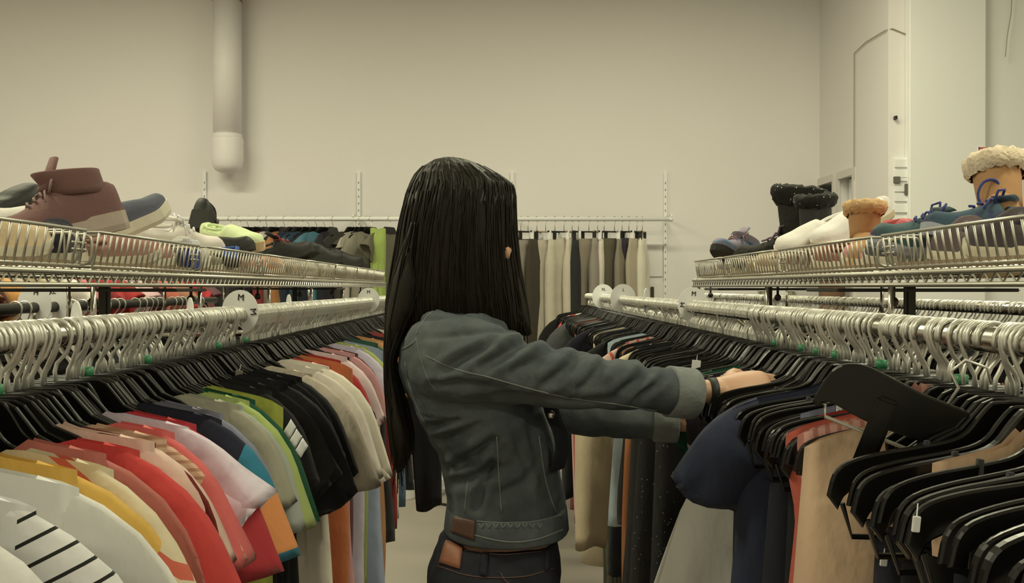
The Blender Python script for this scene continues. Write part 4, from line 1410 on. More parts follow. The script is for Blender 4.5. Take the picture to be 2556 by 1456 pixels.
tr = [(1300, 96, 84, 66, 10, 'brown grey'), (1318, 128, 116, 90, 40, 'light khaki'), (1340, 60, 52, 36, 60, 'dark olive'), (1362, 158, 146, 112, 25, 'pale khaki'), (1385, 172, 160, 122, 55, 'cream khaki'),
      (1408, 160, 148, 112, 20, 'sand'), (1428, 176, 162, 124, 60, 'ivory'), (1444, 40, 40, 34, 60, 'black'), (1470, 124, 110, 82, 15, 'warm grey'), (1492, 130, 118, 92, 65, 'taupe'),
      (1508, 186, 172, 138, 60, 'off-white'), (1534, 78, 70, 46, 25, 'dark khaki'), (1553, 120, 108, 78, 62, 'mid khaki'), (1570, 48, 42, 44, 30, 'charcoal'), (1590, 150, 136, 100, 55, 'stone'), (1604, 190, 180, 140, 70, 'pale ivory')]
for i, (px, r, g, b, yw, cn) in enumerate(tr):
    x = W(px, 0, BAR_Y).x
    root = (x, BAR_Y, BAR_Z)
    rot = (0, 0, R(yw))
    o = make_garment('trousers', 'trousers', trousers(rnd, w=rnd.uniform(0.07, 0.115), length=rnd.uniform(0.9, 1.05), z0=-0.13 - rnd.uniform(0, 0.02)), mat_cloth(C(r, g, b)), root, rot, '%s trousers hanging on the back wall rail' % cn)
    h = MB().tube([(0.014 * math.cos(R(a)), 0, 0.0175 * math.sin(R(a)) + 0.001) for a in range(200, -60, -30)] + [(0, 0, -0.04), (0, 0, -0.085)], 0.0028, 5)
    hg = h.build('hook', M['zinc'], None, True)
    body = MB().tube([(-0.09, 0, -0.09), (0.09, 0, -0.09)], 0.006, 6).build('clip_hanger', BLK if i % 3 else M['liner'], None, True)
    hg.parent = body
    body.location, body.rotation_euler = root, rot
    tag(body, 'clip hanger holding the %s trousers' % cn, 'hanger')
    for s in (-0.07, 0.07):
        MB().box((s - 0.009, -0.012, -0.150), (s + 0.009, 0.012, -0.085), 0.003).build('clip', BLK if i % 2 else M['white_plastic'], body)

tops = [(575, 40, 40, 34, 'black'), (598, 52, 50, 40, 'dark grey'), (622, 40, 36, 34, 'soot black'), (648, 44, 46, 42, 'graphite'), (668, 120, 40, 34, 'dark red'), (690, 180, 168, 140, 'ivory'),
        (712, 150, 96, 40, 'amber'), (735, 44, 46, 44, 'slate black'), (752, 30, 40, 46, 'ink blue'), (772, 36, 60, 66, 'petrol blue'), (792, 28, 30, 34, 'midnight'), (812, 60, 100, 100, 'teal'),
        (832, 34, 32, 32, 'jet black'), (884, 52, 48, 36, 'dark olive'), (900, 150, 140, 108, 'beige'), (914, 60, 56, 44, 'bronze'), (926, 120, 112, 84, 'khaki grey'), (972, 96, 90, 62, 'moss')]
for i, (px, r, g, b, cn) in enumerate(tops):
    x = W(px, 0, BAR_Y).x
    yw = 35 + 40 * rnd.random()
    loc, rot = (x, BAR_Y, BAR_Z), (0, 0, R(yw))
    make_garment('hanging_shirt', 'shirt', shirt(rnd, sleeve='cap' if i % 2 else 'short', length=0.6, thick=0.03), mat_cloth(C(r, g, b)), loc, rot, '%s shirt hanging on the back wall rail' % cn)
    make_hanger('full', loc, rot, 'black hanger holding the %s shirt on back wall' % cn, 'hangers on the back wall rail', rnd)
x = W(949, 0, BAR_Y).x
make_garment('lime_tunic', 'tunic', shirt(rnd, sh=0.055, neck=0.02, sleeve='none', length=0.55, thick=0.05, flare=0.0, taper=0.0, drop=0.02), mat_cloth(C(140, 156, 60)), (x, BAR_Y - 0.1, BAR_Z - 0.02), (0, 0, R(20)),
             'lime green tunic hanging beside her hair at back wall')

# second rack further left with colourful clothes
rk = empty('clothes_rack', (-2.15, 0, 0))
tag(rk, 'single-rail clothes rack with colourful clothes far left', 'clothes rack')
MB().tube([(0, 3.2, 1.60), (0, 6.3, 1.60)], 0.014, 10).build('rail', M['chrome'], rk, True)
for y in (3.3, 6.2):
    MB().tube([(0, y, 0.02), (0, y, 1.60)], 0.014, 8).build('post', M['zinc'], rk, True)
    MB().box((-0.28, y - 0.02, 0), (0.28, y + 0.02, 0.025), 0.005).build('foot', M['zinc'], rk)
cols = [(150, 86, 46, 'burnt orange'), (70, 36, 24, 'dark brown'), (190, 130, 50, 'golden yellow'), (186, 170, 130, 'cream'), (170, 150, 100, 'straw'), (176, 160, 116, 'oatmeal'), (196, 184, 150, 'chalk white'), (206, 100, 92, 'rose pink'),
        (120, 22, 20, 'wine red'), (176, 36, 34, 'scarlet'), (150, 30, 26, 'deep red'), (196, 184, 152, 'white'), (190, 150, 130, 'blush'), (70, 32, 26, 'maroon'), (170, 84, 54, 'terracotta'), (190, 120, 84, 'apricot'), (160, 110, 70, 'caramel'),
        (176, 40, 40, 'cherry red'), (180, 36, 38, 'poppy red'), (140, 80, 70, 'brick'), (110, 70, 66, 'plum brown')]
for i, (r, g, b, cn) in enumerate(cols):
    y = 3.42 + 2.75 * i / (len(cols) - 1)
    loc, rot = (-2.15, y, 1.60), (0, 0, rnd.uniform(-0.15, 0.15))
    make_garment('hanging_shirt', 'shirt', shirt(rnd, sleeve='short' if i % 2 else 'cap', length=0.62, thick=0.055), mat_cloth(C(r, g, b)), loc, rot, '%s shirt on the rack far left behind the shelf' % cn)
    make_hanger('full', loc, rot, 'black hanger holding the %s shirt on far left rack' % cn, 'hangers on the far left rack', rnd)

# things low against the back wall
bk = W(1005, 1198, 6.35)
root = empty('bucket', (bk.x, 6.35, 0))
tag(root, 'small white plastic bucket on the floor by back wall', 'bucket')
MB().loft([ell((0, 0, z), (1, 0, 0), (0, 1, 0), r, r, 24) for r, z in ((0.085, 0), (0.09, 0.01), (0.105, 0.20), (0.11, 0.21), (0.104, 0.21), (0.088, 0.02))]).build('body', M['white_plastic'], root, True)
MB().tube([(0.108 * math.cos(R(a)), -0.03 - 0.06 * math.sin(R(a)), 0.195 - 0.075 * math.sin(R(a))) for a in range(0, 181, 15)], 0.003, 5).build('handle', M['zinc'], root, True)
# crumpled plastic bags
for i, (px, py, w, h) in enumerate([(1058, 1180, 0.16, 0.17), (1085, 1190, 0.12, 0.12)]):
    p = W(px, py, 6.5)
    mb = MB()
    mb.ball((0, 0, h * 0.8), (w, 0.11, h), 26, 18)
    for v in mb.v:
        d = noise.turbulence(v * 14 + Vector((i * 7, 0, 0)), 3, False)
        v *= 1 + 0.30 * (d - 0.5)
        v.z = max(0.0, v.z)
    o = mb.build('plastic_bag', M['paper'])
    o.location = (p.x, 6.42 + 0.05 * i, 0)
    tag(o, ['larger crumpled white plastic bag beside the bucket', 'smaller crumpled white plastic bag by back wall'][i], 'plastic bag')
o = MB().tube([(0, 0, 0.01), (0.05, -0.01, 0.012), (0.09, 0.01, 0.01), (0.13, -0.02, 0.01)], 0.008, 6).build('black_strap', BLK, None, True)
o.location = (W(1070, 1200, 6.2).x, 6.12, 0.0)
tag(o, 'short black strap lying on the floor near bags', 'strap')
o = MB().box((-0.03, -0.008, 0), (0.03, 0.008, 0.002), 0.0008).build('paper_scrap', BLK)
o.location = (W(968, 1296, 5.7).x, 5.72, 0.0)
tag(o, 'dark scrap lying on the concrete aisle floor', 'scrap')
# green board and brown coat seen under the right shelf
p, q = W(1903, 728, 6.66), W(1981, 764, 6.66)
o = MB().box((p.x, 6.66, q.z - 0.15), (q.x, 6.70, p.z), 0.004).build('notice_board', mat_plain('green_board', C(150, 144, 96), 0.8))
tag(o, 'pale green notice board low on the back wall', 'board')
MB().box((p.x - 0.02, 6.655, p.z), (q.x + 0.02, 6.70, p.z + 0.02), 0.003).build('frame', M['wall_white'], o)
cx = W(2066, 0, 6.3).x
make_garment('brown_coat', 'coat', shirt(rnd, sh=0.10, neck=0.04, sleeve='none', length=0.7, thick=0.05, drop=0.02), mat_cloth(C(112, 82, 50)), (cx, 6.2, 1.62), (0, 0, R(10)), 'brown coat hanging by the doors at the back right corner')

# ================================================================== the shopper
person = empty('person', (-0.02, 1.60, 0))
tag(person, 'person with long dark hair in a denim jacket reaching into the right rack', 'person')
P_INV = Matrix.Translation((0.02, -1.60, 0))


def remeshed(mb, voxel, iters, name, mat, parent, fn=None):
    tmp = mb.build('remesh_source', mat)
    md = tmp.modifiers.new('remesh', 'REMESH')
    md.mode = 'VOXEL'
    md.voxel_size = voxel
    if iters:
        sm = tmp.modifiers.new('smooth', 'SMOOTH')
        sm.factor = 0.5
        sm.iterations = iters
    me = bpy.data.meshes.new_from_object(tmp.evaluated_get(bpy.context.evaluated_depsgraph_get()))
    bpy.data.objects.remove(tmp)
    if fn:
        nr = [v.normal.copy() for v in me.vertices]
        for v, n_ in zip(me.vertices, nr):
            v.co = fn(v.co, n_)
    me.transform(P_INV)
    me.materials.clear()
    me.materials.append(mat)
    me.polygons.foreach_set('use_smooth', [True] * len(me.polygons))
    me.update()
    o = bpy.data.objects.new(name, me)
    link(o)
    o.parent = parent
    return o


YC = 1.60
torso = [(757, 1092, 1200, 0.062), (768, 1078, 1214, 0.085), (785, 1052, 1240, 0.125), (815, 1026, 1280, 0.165), (860, 1002, 1318, 0.180), (910, 996, 1330, 0.176),
         (960, 1008, 1342, 0.165), (1020, 1032, 1362, 0.160), (1080, 1062, 1385, 0.154), (1150, 1097, 1392, 0.132), (1210, 1108, 1398, 0.130),
         (1260, 1118, 1406, 0.130), (1290, 1118, 1410, 0.131), (1345, 1112, 1416, 0.134)]


def hring(py, xl, xr, ry, yc=YC, inset=0.0, n=36):
    a, b = W(xl, py, yc), W(xr, py, yc)
    zy = yc - 0.07 * sstep(py, 880, 1180)          # low rings are seen by their near edge
    return ell(((a.x + b.x) / 2, yc, CAM_Z - (py - VY) * zy / FPX), (1, 0, 0), (0, 1, 0), (b.x - a.x) / 2 - inset, ry - inset, n, 0.92)


def limb(mb, path, n=20, sub=4):
    """path of (point, vertical radius, depth radius); rings stand square to the path"""
    P_ = smooth_pts([p for p, _, _ in path], sub)
    rv = [Vector((a, b, 0)) for _, a, b in path]
    Rv = smooth_pts(rv, sub)
    rings = []
    for i, p in enumerate(P_):
        t = (P_[min(i + 1, len(P_) - 1)] - P_[max(i - 1, 0)]).normalized()
        side = t.cross(Vector((0, 0, 1)))
        if side.length < 0.2:
            side = Vector((0, 1, 0)) - t * t.y
        side.normalize()
        up = side.cross(t).normalized()
        rings.append(ell(p, side, up, Rv[i].y, Rv[i].x, n))
    mb.loft(rings)


near_arm = [(W(1085, 880, 1.50), 0.072, 0.06), (W(1135, 893, 1.455), 0.074, 0.062), (W(1210, 905, 1.44), 0.064, 0.060), (W(1300, 926, 1.445), 0.053, 0.054), (W(1400, 942, 1.46), 0.0475, 0.048),
            (W(1500, 955, 1.48), 0.042, 0.044), (W(1600, 968, 1.50), 0.0395, 0.041), (W(1680, 979, 1.52), 0.037, 0.040), (W(1728, 984, 1.53), 0.034, 0.038)]
far_arm = [(W(1150, 890, 1.70), 0.070, 0.06), (W(1215, 930, 1.745), 0.066, 0.058), (W(1330, 985, 1.755), 0.050, 0.050), (W(1440, 1030, 1.76), 0.043, 0.046), (W(1560, 1046, 1.75), 0.038, 0.042),
           (W(1690, 1052, 1.74), 0.034, 0.038)]


def fold_set(segs, y):
    out = []
    for x0, y0, x1, y1, dep, wid in segs:
        a, b_ = W(x0, y0, y), W(x1, y1, y)
        out.append((Vector((a.x, a.z)), Vector((b_.x, b_.z)), dep, wid))
    return out


SLEEVE_FOLDS = fold_set([(1120, 918, 1222, 858, 0.012, 0.008), (1205, 912, 1320, 846, 0.015, 0.008), (1280, 925, 1385, 872, 0.011, 0.009), (1345, 965, 1450, 895, 0.010, 0.008),
                         (1450, 975, 1530, 905, 0.009, 0.008), (1540, 1000, 1640, 925, 0.011, 0.008), (1600, 1010, 1665, 960, 0.008, 0.007), (1130, 950, 1260, 965, 0.008, 0.008),
                         (1180, 985, 1400, 992, 0.008, 0.009), (1420, 1000, 1520, 1000, 0.006, 0.007), (1075, 960, 1150, 945, 0.007, 0.006)], 1.42)
BODY_FOLDS = fold_set([(1105, 1195, 1195, 1160, 0.010, 0.008), (1140, 1165, 1235, 1100, 0.012, 0.008), (1125, 1225, 1245, 1172, 0.012, 0.009), (1190, 1275, 1228, 1160, 0.009, 0.008),
                       (1075, 1070, 1175, 1030, 0.010, 0.008), (1090, 1110, 1200, 1060, 0.009, 0.008), (1290, 1085, 1330, 1190, 0.009, 0.009), (1320, 1060, 1372, 1255, 0.008, 0.009),
                       (1060, 1040, 1130, 1030, 0.008, 0.006), (1255, 1240, 1330, 1200, 0.008, 0.009)], 1.46)


def crease(co, nr):
    d = 0.0
    x, y, z = co
    q = Vector((x + 0.006 * noise.noise(co * 16), z + 0.006 * noise.noise(co * 16 + Vector((5, 5, 5)))))
    for segs, lim in ((SLEEVE_FOLDS, 1.53), (BODY_FOLDS, 1.56)):
        if y > lim or (segs is BODY_FOLDS and (z > 1.245 or y < 1.40)):
            continue
        for a, b_, dep, wid in segs:
            ab = b_ - a
            t = max(0.0, min(1.0, (q - a).dot(ab) / ab.length_squared))
            r = q - (a + ab * t)
            dist = r.length
            if dist > wid * 4:
                continue
            side = 1 if (ab.x * r.y - ab.y * r.x) > 0 else -1
            ends = 0.35 + 0.65 * math.sin(math.pi * (0.08 + 0.84 * t))
            d -= dep * ends * math.exp(-(dist / wid) ** 2)
            d += 0.45 * dep * ends * math.exp(-((dist - 1.8 * wid) / (0.9 * wid)) ** 2) * (1.0 if side > 0 else 0.5)
    # gathered shoulder
    s = sstep(z, 1.36, 1.39) * (1 - sstep(z, 1.42, 1.44))
    d += s * (-0.008) * (1 - abs(math.sin((z + 0.15 * x * x * 6) / 0.011))) ** 2
    d += 0.0045 * noise.noise(co * 18) + 0.0018 * noise.noise(co * 50)
    return co + nr * d


m_d, n, l, b = nodes_of('denim')
tc = n.new('ShaderNodeTexCoord')
nz = n.new('ShaderNodeTexNoise')
nz.inputs['Scale'].default_value = 7
nz.inputs['Detail'].default_value = 6
nz.inputs['Roughness'].default_value = 0.65
l.new(tc.outputs['Object'], nz.inputs['Vector'])
rp = n.new('ShaderNodeValToRGB')
rp.color_ramp.elements[0].position = 0.30
rp.color_ramp.elements[1].position = 0.74
rp.color_ramp.elements[0].color = (*C(52, 57, 55), 1)
rp.color_ramp.elements[1].color = (*C(92, 96, 82), 1)
l.new(nz.outputs['Fac'], rp.inputs['Fac'])
l.new(rp.outputs['Color'], b.inputs['Base Color'])
b.inputs['Roughness'].default_value = 0.9
b.inputs['Specular IOR Level'].default_value = 0.2
wv = n.new('ShaderNodeTexNoise')
wv.inputs['Scale'].default_value = 420
l.new(tc.outputs['Object'], wv.inputs['Vector'])
w2 = n.new('ShaderNodeTexNoise')
w2.inputs['Scale'].default_value = 26
w2.inputs['Detail'].default_value = 4
l.new(tc.outputs['Object'], w2.inputs['Vector'])
sm_ = math_node(n, l, 'ADD', math_node(n, l, 'MULTIPLY', wv.outputs['Fac'], 0.12), w2.outputs['Fac'])
bp = n.new('ShaderNodeBump')
bp.inputs['Strength'].default_value = 0.35
bp.inputs['Distance'].default_value = 0.01
l.new(sm_, bp.inputs['Height'])
l.new(bp.outputs['Normal'], b.inputs['Normal'])
M['denim'] = m_d
M['denim_dark'] = mat_plain('dark_denim', C(34, 34, 34), 0.9, var=0.35, scale=16, bump=0.25, bscale=60, spec=0.2)
M['denim_edge'] = mat_plain('denim_worn_edge', C(112, 114, 96), 0.9, var=0.25, scale=40, bump=0.2, bscale=80, spec=0.2)
M['stitch'] = mat_plain('stitching', C(104, 106, 88), 0.9, var=0.2, scale=80, spec=0.2)

# --- body: one continuous surface
bd = MB()
bd.loft([hring(py, xl, xr, ry, inset=0.034 if py < 1280 else 0.016) for py, xl, xr, ry in torso[1:]] + [hring(1400, 1096, 1390, 0.140, inset=0.012), hring(1470, 1080, 1400, 0.16, inset=0.012), hring(1560, 1090, 1390, 0.16, inset=0.012)])
HC = Vector((-0.082, 1.615, 1.560))
FD = Vector((0.42, 0.907, 0)).normalized()      # where the face looks
FR = Vector((FD.y, -FD.x, 0))                   # her right
rotm = Matrix((FR, FD, Vector((0, 0, 1)))).transposed()
bd.ball(HC, (0.072, 0.090, 0.108), 28, 18, rotm)
bd.ball(HC + FD * 0.035 + Vector((0, 0, -0.065)), (0.052, 0.055, 0.052), 20, 12, rotm)
bd.ball(HC + FD * 0.088 + Vector((0, 0, -0.018)), (0.010, 0.014, 0.020), 12, 8, rotm)
bd.ball(HC + FD * 0.097 + Vector((0, 0, -0.030)), (0.013, 0.011, 0.009), 12, 8, rotm)
bd.ball(HC + FD * 0.080 + Vector((0, 0, -0.098)), (0.02, 0.014, 0.015), 12, 8, rotm)
limb(bd, [(Vector((-0.085, 1.60, 1.38)), 0.058, 0.058), (HC + Vector((-0.01, -0.01, -0.11)), 0.05, 0.05), (HC + Vector((0, 0, -0.05)), 0.05, 0.05)])
for s in (-1, 1):
    bd.ball(HC + FR * (0.070 * s) - FD * 0.008 + Vector((0, 0, -0.018)), (0.012, 0.017, 0.030), 12, 10, rotm)
ear = W(1269, 632, 1.545)
bd.ball(ear + Vector((-0.014, 0.02, 0.005)), (0.024, 0.022, 0.014), 12, 8)
bd.ball(ear + Vector((-0.003, 0.002, 0)), (0.007, 0.009, 0.013), 12, 8)
arm_n = [(p, max(0.02, a * 0.58), max(0.022, c * 0.58)) for p, a, c in near_arm[:-1]] + [(W(1728, 979, 1.535), 0.0215, 0.026), (W(1760, 977, 1.54), 0.019, 0.027), (W(1792, 976, 1.545), 0.0185, 0.028)]
limb(bd, arm_n)
arm_f = [(p, max(0.02, a * 0.58), max(0.022, c * 0.58)) for p, a, c in far_arm[:-1]] + [(W(1690, 1052, 1.74), 0.020, 0.026), (W(1735, 1056, 1.735), 0.0185, 0.027)]
limb(bd, arm_f)


def hand(mb, wrist, f, a, k=1.0, curl=(18, 62, 62)):
    """palm, four fingers and thumb; f along the hand, a towards the thumb side"""
    f, a = f.normalized(), a.normalized()
    nrm = f.cross(a).normalized()
    if nrm.z < 0:
        nrm = -nrm
    rings = []
    for (t, wa, wn) in ((0.0, 0.027, 0.0185), (0.02, 0.029, 0.018), (0.045, 0.036, 0.0165), (0.07, 0.040, 0.015), (0.088, 0.0405, 0.0135), (0.096, 0.036, 0.010)):
        rings.append(ell(wrist + f * (t * k) + nrm * (0.004 * math.sin(t / 0.096 * math.pi)), a, nrm, wa * k, wn * k, 20))
    mb.loft(rings)
    tips = []
    for i, (off, ln) in enumerate(((0.029, 0.95), (0.010, 1.06), (-0.010, 1.0), (-0.028, 0.80))):
        p = wrist + f * (0.082 * k) + a * (off * k) + nrm * 0.001
        ang = 0.0
        pts, rr_ = [p - f * 0.012], [0.0088 * k]
        for seg, (L_, r_) in enumerate(((0.042, 0.0086), (0.026, 0.0078), (0.021, 0.0066))):
            ang += R(curl[seg] + 3 * i)
            d = f * math.cos(ang) - nrm * math.sin(ang)
            p = p + d * (L_ * ln * k)
            pts.append(p)
            rr_.append(r_ * k)
        mb.tube(pts[:1] + smooth_pts(pts, 3)[1:], [interp([(0, 0.0092), (0.4, 0.0085), (0.75, 0.0078), (1, 0.006)], q / (len(smooth_pts(pts, 3)) - 1)) * k for q in range(len(smooth_pts(pts, 3)))], 10)
        mb.ball(pts[-1], 0.0066 * k, 10, 6)
        tips.append((pts[-1], nrm, d))
    p = wrist + f * (0.025 * k) + a * (0.024 * k) - nrm * 0.004
    pts = [p, p + (f * 0.6 + a * 0.75 - nrm * 0.2).normalized() * 0.036 * k]
    pts.append(pts[-1] + (f * 0.85 + a * 0.1 - nrm * 0.55).normalized() * 0.032 * k)
    pts.append(pts[-1] + (f * 0.7 - a * 0.25 - nrm * 0.65).normalized() * 0.024 * k)
    q = smooth_pts(pts, 3)
    mb.tube(q, [0.0135 * k - 0.006 * k * i / (len(q) - 1) for i in range(len(q))], 10)
    mb.ball(pts[-1], 0.0075 * k, 10, 6)
    return tips


wr1 = W(1792, 976, 1.545)
tips_n = hand(bd, wr1, Vector((0.99, 0.10, 0.045)), Vector((-0.08, 0.80, 0.60)), 0.98)
tips_f = hand(bd, W(1735, 1056, 1.735), Vector((0.96, -0.1, -0.1)), Vector((0.05, -0.75, 0.6)), 0.95)
for s in (-1, 1):
    limb(bd, [(Vector((-0.01, YC + 0.08 * s, 0.88)), 0.085, 0.085), (Vector((0.0, YC + 0.085 * s, 0.68)), 0.075, 0.075), (Vector((0.01, YC + 0.09 * s, 0.48)), 0.055, 0.055), (Vector((-0.005, YC + 0.09 * s, 0.32)), 0.052, 0.052), (Vector((-0.02, YC + 0.09 * s, 0.08)), 0.036, 0.036)])
    bd.ball((0.03, YC + 0.09 * s, 0.045), (0.11, 0.036, 0.035), 16, 8)
body = remeshed(bd, 0.0042, 2, 'body', M['skin'], person)

# face details
for s in (-1, 1):
    e = HC + FR * (0.030 * s) + FD * 0.076 + Vector((0, 0, 0.004))
    MB().ball(P_INV @ e, 0.0115, 12, 8).build('eye', M['eye_white'], person, True)
    MB().ball(P_INV @ (e + FD * 0.0085), 0.0055, 10, 6).build('iris', M['iris'], person, True)
    MB().tube([P_INV @ (e + FR * (0.017 * q) + FD * (0.016 - abs(q) * 0.006) + Vector((0, 0, 0.019 - 0.006 * abs(q)))) for q in (-1, -0.3, 0.4, 1)], 0.0028, 6).build('eyebrow', M['iris'], person, True)
MB().ball(P_INV @ (HC + FD * 0.090 + Vector((0, 0, -0.066))), (0.02, 0.007, 0.006), 14, 8, rotm).build('lips', M['lips'], person, True)
for tp, nr_, d_ in tips_n:
    MB().ball(P_INV @ (tp + nr_ * 0.0035 + d_ * 0.002), (0.0045, 0.0045, 0.0035), 8, 6).build('fingernail', M['lips'], person, True)

# --- jacket
jk = MB()
jk.loft([hring(*t) for t in torso])
limb(jk, near_arm)
limb(jk, far_arm)
jacket = remeshed(jk, 0.0042, 5, 'jacket', M['denim'], person, crease)
wb = MB()
wb.loft([hring(1284, 1117, 1412, 0.133), hring(1288, 1114, 1415, 0.136), hring(1340, 1108, 1420, 0.140), hring(1346, 1111, 1417, 0.137)], True, True)
wb.v = [P_INV @ v for v in wb.v]
waist = wb.build('waistband', M['denim'], jacket, True)


def cuff(path_end, path_prev, r, name):
    t = (path_end - path_prev).normalized()
    side = t.cross(Vector((0, 0, 1))).normalized()
    up = side.cross(t).normalized()
    c = MB()
    rg = []
    for (q, rr_) in ((-0.045, r), (-0.043, r + 0.003), (0.0, r + 0.003), (0.003, r + 0.001), (0.001, r - 0.006), (-0.02, r - 0.008)):
        rg.append([P_INV @ p for p in ell(path_end + t * q, side, up, rr_ + 0.003, rr_, 28)])
    c.loft(rg, True, True)
    return c.build(name, M['denim_edge'], jacket, True)


cuff(near_arm[-1][0], near_arm[-2][0], 0.0395, 'cuff')
cuff(far_arm[-1][0], far_arm[-2][0], 0.038, 'cuff')
# turned-up collar around the neck
rg = []
for (z, rx, ry) in ((1.412, 0.062, 0.070), (1.420, 0.066, 0.076), (1.438, 0.068, 0.076), (1.442, 0.064, 0.072), (1.436, 0.059, 0.066), (1.415, 0.056, 0.062)):
    rg.append([P_INV @ p for p in ell((-0.075, 1.60, z), (1, 0, -0.10), (0, 1, 0), rx, ry, 30)])
MB().loft(rg, False, False).build('collar', M['denim'], jacket, True)


class Dummy:
    pass


def person_bvh(objs):
    v, f = [], []
    for o in objs:
        k = len(v)
        v += [person.matrix_basis @ q.co for q in o.data.vertices]
        f += [tuple(i + k for i in p.vertices) for p in o.data.polygons]
    return BVHTree.FromPolygons(v, f)


jb = person_bvh([jacket, waist])


def on_person(o, parent):
    """surface pieces are made in person space, keep them there under their part"""
    if o:
        o.parent = parent
    return o


for pts in ([(1064, 889), (1128, 919), (1175, 932), (1227, 944), (1299, 965), (1380, 985), (1460, 1000), (1540, 1010), (1640, 1026)],
            [(1039, 844), (1052, 895), (1068, 943), (1089, 974)], [(1006, 872), (1024, 862), (1040, 850)],
            [(1041, 835), (1049, 813), (1082, 776), (1115, 766), (1165, 768), (1204, 788)],
            [(1012, 905), (1022, 960), (1040, 1010), (1062, 1060)], [(1240, 1090), (1246, 1200), (1252, 1282)], [(1168, 1200), (1160, 1282)],
            [(1345, 1090), (1362, 1200), (1388, 1284)], [(1190, 1302), (1250, 1306), (1330, 1304), (1400, 1288)], [(1130, 1322), (1250, 1352), (1330, 1350), (1405, 1324)]):
    on_person(surf_line('seam', jb, pts, 0.0013, M['stitch'], person, 0.0004), jacket)
on_person(surf_patch('label_patch', jb, [(1134, 1290), (1188, 1300), (1184, 1350), (1126, 1328)], 6, 6, 0.0028, M['brown_patch'], person), jacket)
# worn threads on the waistband
for k in range(9):
    x = 1196 + k * 18
    on_person(surf_line('fray', jb, [(x, 1308), (x + 6, 1318), (x + 12, 1309)], 0.0011, M['stitch'], person, 0.0005, 4, 4), jacket)
# open front edge with buttons
fe = [W(1345, 870, 1.50), W(1368, 960, 1.49), W(1382, 1030, 1.485), W(1404, 1085, 1.488), W(1408, 1130, 1.492), W(1396, 1180, 1.50)]
mbp = MB()
sp_ = smooth_pts(fe, 4)
rg = []
for p in sp_:
    rg.append([P_INV @ q for q in ell(p + Vector((-0.002, 0.02, 0)), (0.55, 0.83, 0), (0.83, -0.55, 0), 0.024, 0.0035, 12)])
mbp.loft(rg)
mbp.build('front_placket', M['denim_dark'], jacket, True)
for (px, py) in ((1376, 1036),):
    p = W(px, py, 1.47)
    MB().ball(P_INV @ p, (0.0065, 0.004, 0.0065), 10, 6).build('button', M['chrome'], jacket, True)

# --- jeans
jn = MB()
jn.loft([hring(1358, 1102, 1388, 0.130), hring(1400, 1086, 1394, 0.144), hring(1456, 1066, 1400, 0.162), hring(1540, 1070, 1400, 0.178), hring(1640, 1100, 1380, 0.17)])
for s in (-1, 1):
    limb(jn, [(Vector((-0.012, YC + 0.078 * s, 0.90)), 0.098, 0.098), (Vector((0.0, YC + 0.085 * s, 0.68)), 0.088, 0.088), (Vector((0.01, YC + 0.09 * s, 0.48)), 0.068, 0.068), (Vector((-0.005, YC + 0.09 * s, 0.30)), 0.064, 0.064), (Vector((-0.02, YC + 0.09 * s, 0.07)), 0.056, 0.056)])
jeans = remeshed(jn, 0.0065, 4, 'jeans', M['denim_dark'], person, lambda c, n_: c + n_ * (0.004 * noise.noise(c * 18) + 0.0015 * noise.noise(c * 50)))
jnb = person_bvh([jeans])
on_person(surf_patch('leather_patch', jnb, [(1114, 1352), (1156, 1364), (1148, 1422), (1098, 1406)], 5, 5, 0.003, M['leather'], person), jeans)
on_person(surf_patch('belt_loop', jnb, [(1204, 1384), (1220, 1385), (1214, 1440), (1198, 1438)], 2, 5, 0.0035, M['denim_dark'], person), jeans)
on_person(surf_patch('belt_loop', jnb, [(1360, 1376), (1371, 1374), (1369, 1424), (1358, 1426)], 2, 5, 0.0035, M['denim_dark'], person), jeans)
for pts in ([(1092, 1414), (1180, 1440), (1300, 1442), (1384, 1420)], [(1160, 1374), (1250, 1386), (1350, 1378)], [(1250, 1432), (1262, 1452), (1290, 1470)]):
    on_person(surf_line('seam', jnb, pts, 0.0011, M['brown_patch'], person, 0.0004), jeans)
for s in (-1, 1):
    rings = []
    for i in range(12):
        t = i / 11
        w = half_w(t) * 1.05 + 0.004
        h = interp([(0, 0.085), (0.3, 0.09), (0.5, 0.075), (0.7, 0.06), (0.93, 0.05), (1, 0.03)], t)
        rings.append([(-0.09 + 0.27 * t, 0.09 * s + w * math.cos(math.pi * j / 10), 0.004 + h * math.sin(math.pi * j / 10) ** 0.6) for j in range(11)])
    MB().loft(rings, True, True, closed=False).build('shoe', BLK, person, True)

# --- wristband
t = (near_arm[-1][0] - near_arm[-2][0]).normalized()
c = W(1779, 977, 1.5435)
MB().loft([[P_INV @ p for p in ell(c + Vector((q, 0, 0)), (0, 1, 0), (0, 0, 1), 0.0285 + r_, 0.0200 + r_, 28)] for q, r_ in ((-0.007, 0), (-0.006, 0.0025), (0.006, 0.0025), (0.007, 0))]).build('wristband', BLK, person, True)

